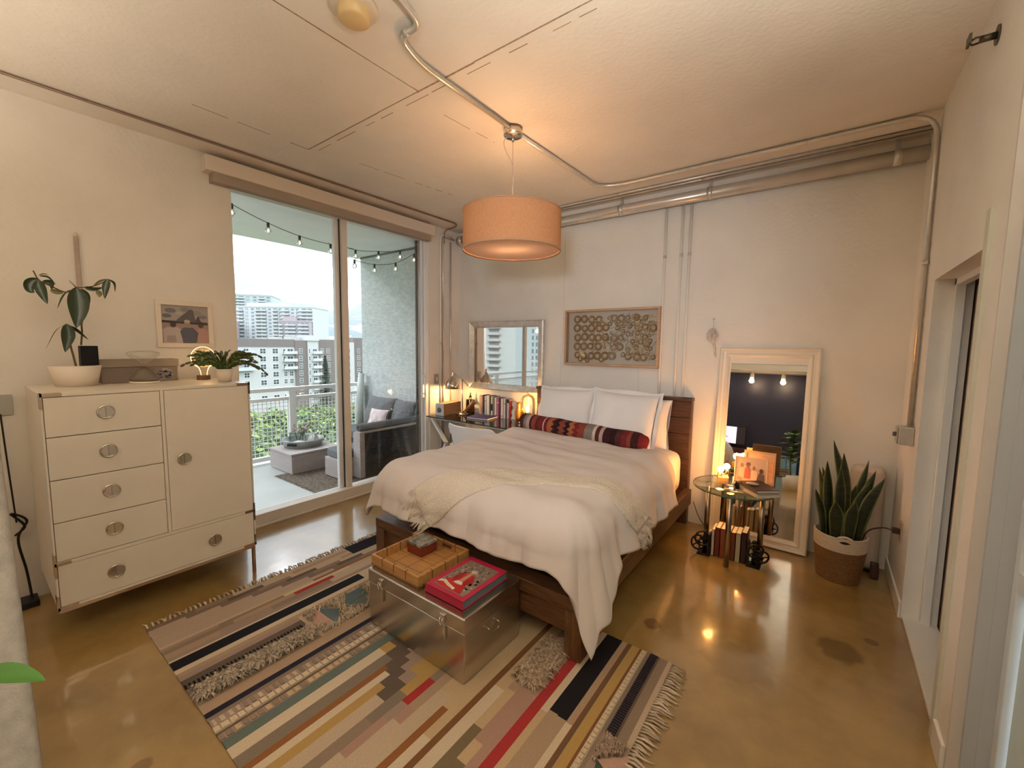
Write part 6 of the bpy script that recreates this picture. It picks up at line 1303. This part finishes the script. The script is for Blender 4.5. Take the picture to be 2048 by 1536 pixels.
# ================================================================ outdoors: buildings, trees, ground
mgd = M('far_ground', (.12,.15,.09), .9, var=.3, vscale=.05)
b = MB(); b.box(-1500, -6.5, -900, 1200, -26, -25); struct(b, 'ground', mgd)
mbw = M('white_render', (.50,.505,.505), .8); mbb = M('taupe_render', (.185,.158,.15), .8); mgw = M('dark_window_glass', (.06,.075,.085), .15); mww = M('white_window_frame', (.80,.82,.82), .5); mrc = M('roof_grey', (.45,.46,.46), .8); mbal = M('pale_balcony_rail', (.58,.61,.62), .6)
bld = thing('apartment_block', 'white and taupe apartment block facing the balcony', 'building', (-176, 85, -25))
FX = -172.
def wallp(y0, y1, z0, z1, mat, nm='wall', d=12., dx=0.):
    b = MB(); b.box(FX-d, FX+dx, y0, y1, z0, z1); return b.build(nm, mat, bld)
wl1 = wallp(45, 83.4, -25, 0.1, mbw); wallp(45, 83.4, .1, 3.0, mbb, 'fascia', 12, .25); wallp(83.4, 88.4, -25, 2.7, mbb, 'wall', 12, .5); wallp(88.4, 92.9, -25, 2.6, mbw, 'wall', 12, .9); wallp(88.2, 93.1, 2.6, 3.2, mbw, 'roof_cap', 12, 1.3)
wallp(92.9, 106.5, -25, 3.2, mbb, 'wall', 14, .2); wallp(106.5, 109.8, -25, 2.2, mbw, 'wall', 12, .6); wallp(109.8, 122, -25, 4.3, mbb, 'wall', 12, .3)
wm = {}
def window(y, z, w, h, dx, par=None, cols=2, rows=2):
    key = (round(w,2), round(h,2), cols, rows)
    if key not in wm:
        f = MB(); g = MB(); f.box(-.12,.06,-w/2,w/2,-h/2,h/2); cw, chh = (w-.12*(cols+1))/cols, (h-.12*(rows+1))/rows
        for i in range(cols):
            for j in range(rows): y0 = -w/2+.12+i*(cw+.12); z0 = -h/2+.12+j*(chh+.12); g.box(.05,.075,y0,y0+cw,z0,z0+chh)
        wm[key] = (f.mesh('window', mww, Vector((0,0,0))), g.mesh('pane', mgw, Vector((0,0,0))))
    o = bpy.data.objects.new('window', wm[key][0]); COL.objects.link(o); o.parent = bld; o.location = Vector((FX+dx, y, z))-bld.location
    p = bpy.data.objects.new('pane', wm[key][1]); COL.objects.link(p); p.parent = o
FL = [-1.6-3.02*k for k in range(7)]
for z in FL:
    for y in (57.5, 71.4, 75.9): window(y, z, 2.2, 2.0, .02)
    window(65.6, z, 1.9, 1.9, .02); window(61.3, z, 1.5, 1.9, .02)
    if z > -9:
        window(79.3, z, 1.1, 1.7, .02, cols=1); window(81.6, z, 2.3, 1.9, .02, cols=2, rows=1)
    else:
        window(79.6, z, 1.3, 2.0, .02); window(81.9, z, 1.5, 2.0, .02)
    window(85.6, z, 1.35, 2.0, .52); window(89.0, z, .7, 1.9, .92, cols=1); window(91.3, z, 1.9, 1.8, .92, cols=2, rows=1); window(94.9, z, 1.3, 1.9, .22); window(97.6, z, 1.4, 1.9, .22); window(103.5, z, 1.4, 1.9, .22); window(107.3, z, .9, 1.8, .62, cols=1); window(112.2, z, 1.4, 2.0, .32)
def balc(y0, y1, z, dx, d=1.6):
    b = MB(); b.box(FX+dx, FX+dx+d, y0, y1, z-.15, z); o = b.build('balcony', mbw, bld)
    b = MB()
    for k in range(int((y1-y0)/.45)+1): y = y0+.45*k; b.box(FX+dx+d-.08, FX+dx+d, y, y+.07, z, z+1.0)
    b.box(FX+dx+d-.1, FX+dx+d+.02, y0, y1, z+.95, z+1.08); b.box(FX+dx+d-.06, FX+dx+d-.02, y0, y1, z+.08, z+.9); b.build('balcony_rail', mbal, o)
for z in FL:
    if z > -9: balc(78.6, 83.8, z-1.1, .0)
    balc(90.0, 94.0, z-1.1, .9, 1.3)
    if z > -10: balc(61.5, 68.0, z-1.1, 0)
b = MB(); b.box(-182,-176,84,88,2.7,4.2); b.box(-182,-175,78,80,3,3.9); b.build('roof_plant', mrc, bld); b = MB(); b.box(-182,-174,89.2,92.5,3.2,4.9); b.build('roof_plant', mrc, bld)
def tower(name, label, p0, p1, ztop, depth, wallm, floors, bays, style, fh=3.0, zbot=-25):
    """slab tower between ground points p0 and p1; windows and balconies of one facade as single meshes"""
    p0, p1 = Vector((*p0, 0)), Vector((*p1, 0)); L = (p1-p0).length; u = (p1-p0)/L; n = Vector((u.y, -u.x, 0))
    if n.dot(Vector((0,0,0))-p0) < 0: n = -n
    t = thing(name, label, 'building', (p0+p1)/2+Vector((0,0,zbot)))
    def bx(b, a0, a1, d0, d1, z0, z1, m=0): b.add([p0+u*a+n*d+Vector((0,0,z)) for z in (z0,z1) for a, d in ((a0,d0),(a1,d0),(a1,d1),(a0,d1))], [(0,1,2,3),(4,5,6,7),(0,1,5,4),(1,2,6,5),(2,3,7,6),(3,0,4,7)], False, m)
    b = MB(); bx(b, 0, L, -depth, 0, zbot, ztop); b.build('wall', wallm, t)
    b = MB(); bx(b, -.3, L+.3, -depth, .3, ztop, ztop+1.2); bx(b, L*.1, L*.55, -depth*.8, -depth*.3, ztop+1.2, ztop+4.5); b.build('roof', wallm, t)
    g = MB(); w = MB(); s = L/bays
    for f in range(floors):
        z = ztop-2.6-fh*f
        for k in range(bays):
            st_ = style[k % len(style)]; a = s*k
            if st_ == 'w': bx(g, a+s*.25, a+s*.75, .0, .06, z, z+1.7)
            elif st_ == 'n': bx(g, a+s*.30, a+s*.42, .0, .06, z, z+1.9); bx(g, a+s*.58, a+s*.70, .0, .06, z, z+1.9)
            elif st_ == 'b': bx(g, a+s*.12, a+s*.88, .0, .06, z-.4, z+1.8); bx(w, a, a+s, .06, 1.5, z-.75, z-.5); bx(w, a+.1, a+s-.1, 1.35, 1.5, z-.5, z+.45)
            elif st_ == 'h': bx(g, a+s*.1, a+s*.62, .0, .06, z-.3, z+1.8); bx(w, a+s*.45, a+s*1.0, .06, 1.1, z-.75, z+.55)
    if g.v: g.build('window_bands', mgw2, t, stuff=True)
    if w.v: w.build('balconies', mbw, t, stuff=True)
    return t
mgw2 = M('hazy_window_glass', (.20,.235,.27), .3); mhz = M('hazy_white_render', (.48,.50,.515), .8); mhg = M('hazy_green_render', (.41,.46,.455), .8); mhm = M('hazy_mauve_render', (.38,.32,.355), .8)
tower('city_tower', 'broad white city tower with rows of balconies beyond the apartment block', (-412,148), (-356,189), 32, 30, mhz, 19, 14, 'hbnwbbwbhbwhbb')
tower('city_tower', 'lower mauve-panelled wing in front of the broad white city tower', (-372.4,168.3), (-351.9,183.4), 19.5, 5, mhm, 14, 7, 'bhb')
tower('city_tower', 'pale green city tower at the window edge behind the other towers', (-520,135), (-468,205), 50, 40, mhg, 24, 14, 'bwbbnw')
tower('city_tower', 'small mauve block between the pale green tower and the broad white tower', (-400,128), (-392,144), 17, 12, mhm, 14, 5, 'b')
rr = random.Random(17)
for k, (y, w, h) in enumerate(((300,30,-1),(340,46,2),(392,36,0),(440,60,3),(505,40,1))):
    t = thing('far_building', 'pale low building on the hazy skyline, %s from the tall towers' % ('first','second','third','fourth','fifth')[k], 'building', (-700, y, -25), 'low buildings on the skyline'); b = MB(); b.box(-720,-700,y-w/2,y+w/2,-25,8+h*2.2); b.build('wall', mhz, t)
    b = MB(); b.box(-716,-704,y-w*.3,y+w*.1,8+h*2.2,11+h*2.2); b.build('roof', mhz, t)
# tower opposite, seen in the small mirror through the door
t = tower('mirror_tower', 'white tower opposite, showing in the small wall mirror', (-142,-142), (-62,-160), 70, 30, M('cool_white_render', (.54,.575,.575), .8), 32, 12, '.nb..n.bn..w')
# small houses with orange roofs
mor = M('orange_tile', (.58,.19,.11), .85, var=.2, vscale=1.2)
def house(label, x, y, w, d, h, z0, ori=0):
    t = thing('tile_roof_house', label, 'house', (x, y, z0)); b = MB(); b.box(x-d/2, x+d/2, y-w/2, y+w/2, z0, z0+h); b.build('wall', mbw, t)
    b = MB(); b.add([(x-d/2-.5,y-w/2-.5,z0+h), (x+d/2+.5,y-w/2-.5,z0+h), (x+d/2+.5,y+w/2+.5,z0+h), (x-d/2-.5,y+w/2+.5,z0+h), (x,y-w/4,z0+h+2.2), (x,y+w/4,z0+h+2.2)], [(0,1,4), (1,2,5,4), (2,3,5), (3,0,4,5), (0,3,2,1)]); b.build('roof', mor, t)
    for k in range(3): b = MB(); b.box(x+d/2, x+d/2+.06, y-w/2+w*(.15+.3*k), y-w/2+w*(.3+.3*k), z0+h-2.4, z0+h-.9); b.build('window', mgw, t)
house('orange tile-roofed house among the trees, nearest the sofa side', -74, 50.5, 6, 5, 12.2, -25); house('orange tile-roofed house half hidden behind the near trees', -92, 53, 8, 5, 8.8, -25); house('white house with an orange roof below the apartment block', -112, 61, 8, 7, 5.5, -25)
# trees
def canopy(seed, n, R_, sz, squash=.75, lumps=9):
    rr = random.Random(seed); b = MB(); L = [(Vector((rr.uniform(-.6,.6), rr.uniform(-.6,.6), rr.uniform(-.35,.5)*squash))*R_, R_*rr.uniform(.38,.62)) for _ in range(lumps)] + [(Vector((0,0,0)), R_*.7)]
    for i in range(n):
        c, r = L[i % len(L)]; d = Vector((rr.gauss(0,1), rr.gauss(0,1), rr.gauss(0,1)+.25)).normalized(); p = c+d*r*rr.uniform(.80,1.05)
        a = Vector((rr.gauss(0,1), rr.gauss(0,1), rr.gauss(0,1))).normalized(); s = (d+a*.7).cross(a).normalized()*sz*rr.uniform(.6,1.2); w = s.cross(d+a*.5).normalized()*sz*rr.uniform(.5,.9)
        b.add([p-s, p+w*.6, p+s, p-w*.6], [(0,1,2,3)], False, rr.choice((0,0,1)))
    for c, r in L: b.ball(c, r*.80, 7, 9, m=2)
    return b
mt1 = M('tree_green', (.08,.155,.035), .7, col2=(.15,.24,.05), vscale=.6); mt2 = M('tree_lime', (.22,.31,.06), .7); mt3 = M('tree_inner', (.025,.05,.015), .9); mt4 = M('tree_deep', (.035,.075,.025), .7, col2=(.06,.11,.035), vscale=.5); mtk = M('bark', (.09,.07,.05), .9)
GR = 'street trees below the balcony'
protos = []
for i, mats in enumerate(((mt1, mt2, mt3), (mt4, mt1, mt3), (mt2, mt1, mt3))):
    t = thing('street_tree', 'x', 'tree', (0,0,0), GR); b = MB(); b.tube([(0,0,0), (.2,.1,6), (0,0,11)], [.45,.35,.25], 8); b.build('trunk', mtk, t)
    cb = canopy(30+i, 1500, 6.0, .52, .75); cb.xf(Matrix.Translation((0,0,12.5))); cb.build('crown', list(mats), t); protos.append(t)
lab3 = ('mid-green broad street tree below the balcony', 'deep green broad street tree below the balcony', 'lime-green broad street tree below the balcony')
TR = [(2,-60,22,0),(0,-76,38,0),(1,-70,30,0),(2,-84,45,0),(0,-100,52,0),(1,-96,40,0),(0,-66,48,0),(2,-105,58,0),(2,-64,25,0),(0,-50,21,-3),(1,-47,27,-5),(0,-72,33,-1),(2,-58,32,-4),(1,-80,41,-1),(0,-64,41,-4.5),(1,-52,34,-7),(2,-88,36,1),(0,-98,47,1),(1,-84,27,0),(0,-40,18,-6),(1,-38,24,-8),(2,-70,47,-5),(0,-56,44,-8),(1,-108,66,1),(0,-120,72,0),(1,-118,55,2),(2,-130,62,2),(0,-140,74,2),(1,-45,38,-9),(0,-90,60,-4),
      (1,-50,-58,1),(0,-62,-66,3),(2,-42,-60,-1),(1,-75,-80,4),(0,-34,-48,-3)]
used = [0,0,0]
for i, x, y, dz in TR:
    z = -25+dz-1.0
    if not used[i]: o = protos[i]; o.location = (x,y,z); used[i] = 1
    else: o = dup(protos[i], (x,y,z), None, GR, rz=hsh(x,y)*6.28)
    k_ = max(.32, min(1.02, (26.6-(.132+.035*hsh(y,x))*math.hypot(x,y)*.97)/18)) if y > 0 else .9; o.scale = (max(k_,.55), max(k_,.55), k_); o.location.z = -25.3
    pxx = 1024+837*((x*.803+y*.597)/max(1, (-x*.597+y*.803))); dd = math.hypot(x, y)
    row = 'nearest the balcony' if dd < 62 else ('in the middle row' if dd < 90 else 'close to the apartment block')
    side = 'behind the dresser' if pxx < 500 else ('by the dresser edge' if pxx < 545 else ('left of the railing post' if pxx < 585 else ('right of the railing post' if pxx < 640 else ('by the door mullion' if pxx < 690 else 'towards the sofa'))))
    o['label'] = ('mid-green', 'deep green', 'lime-green')[i]+' street tree '+row+', '+side if y > 0 else ('mid-green', 'deep green', 'lime-green')[i]+' mirrored tree, '+('taller, near the tower' if dd > 80 else 'lower, near the railing')
    if y < 0: o['group'] = 'trees in the small mirror'
pt_ = thing('conifer', 'tall dark pointed conifer in front of the apartment block', 'tree', (-143, 80, -26))
b = MB(); b.tube([(-143,80,-26), (-143,80,-4)], [.4,.05], 8); b.build('trunk', mtk, pt_)
b = MB(); rr = random.Random(3)
for i in range(2600):
    f = rr.random(); z = -22+19.2*f; r = 4.6*(1-f)**.85*rr.uniform(.3,1.05); a = rr.uniform(0,6.28); p = Vector((-143+r*cos(a), 80+r*sin(a), z-.25*r)); d = Vector((cos(a),sin(a),-.25)); s = Vector((-sin(a),cos(a),0))*.28
    b.add([p-s-d*.4, p+s-d*.4, p+d*.6], [(0,1,2)], False)
b.build('needles', M('conifer_green', (.045,.075,.05), .8, col2=(.07,.10,.07), vscale=.8), pt_)
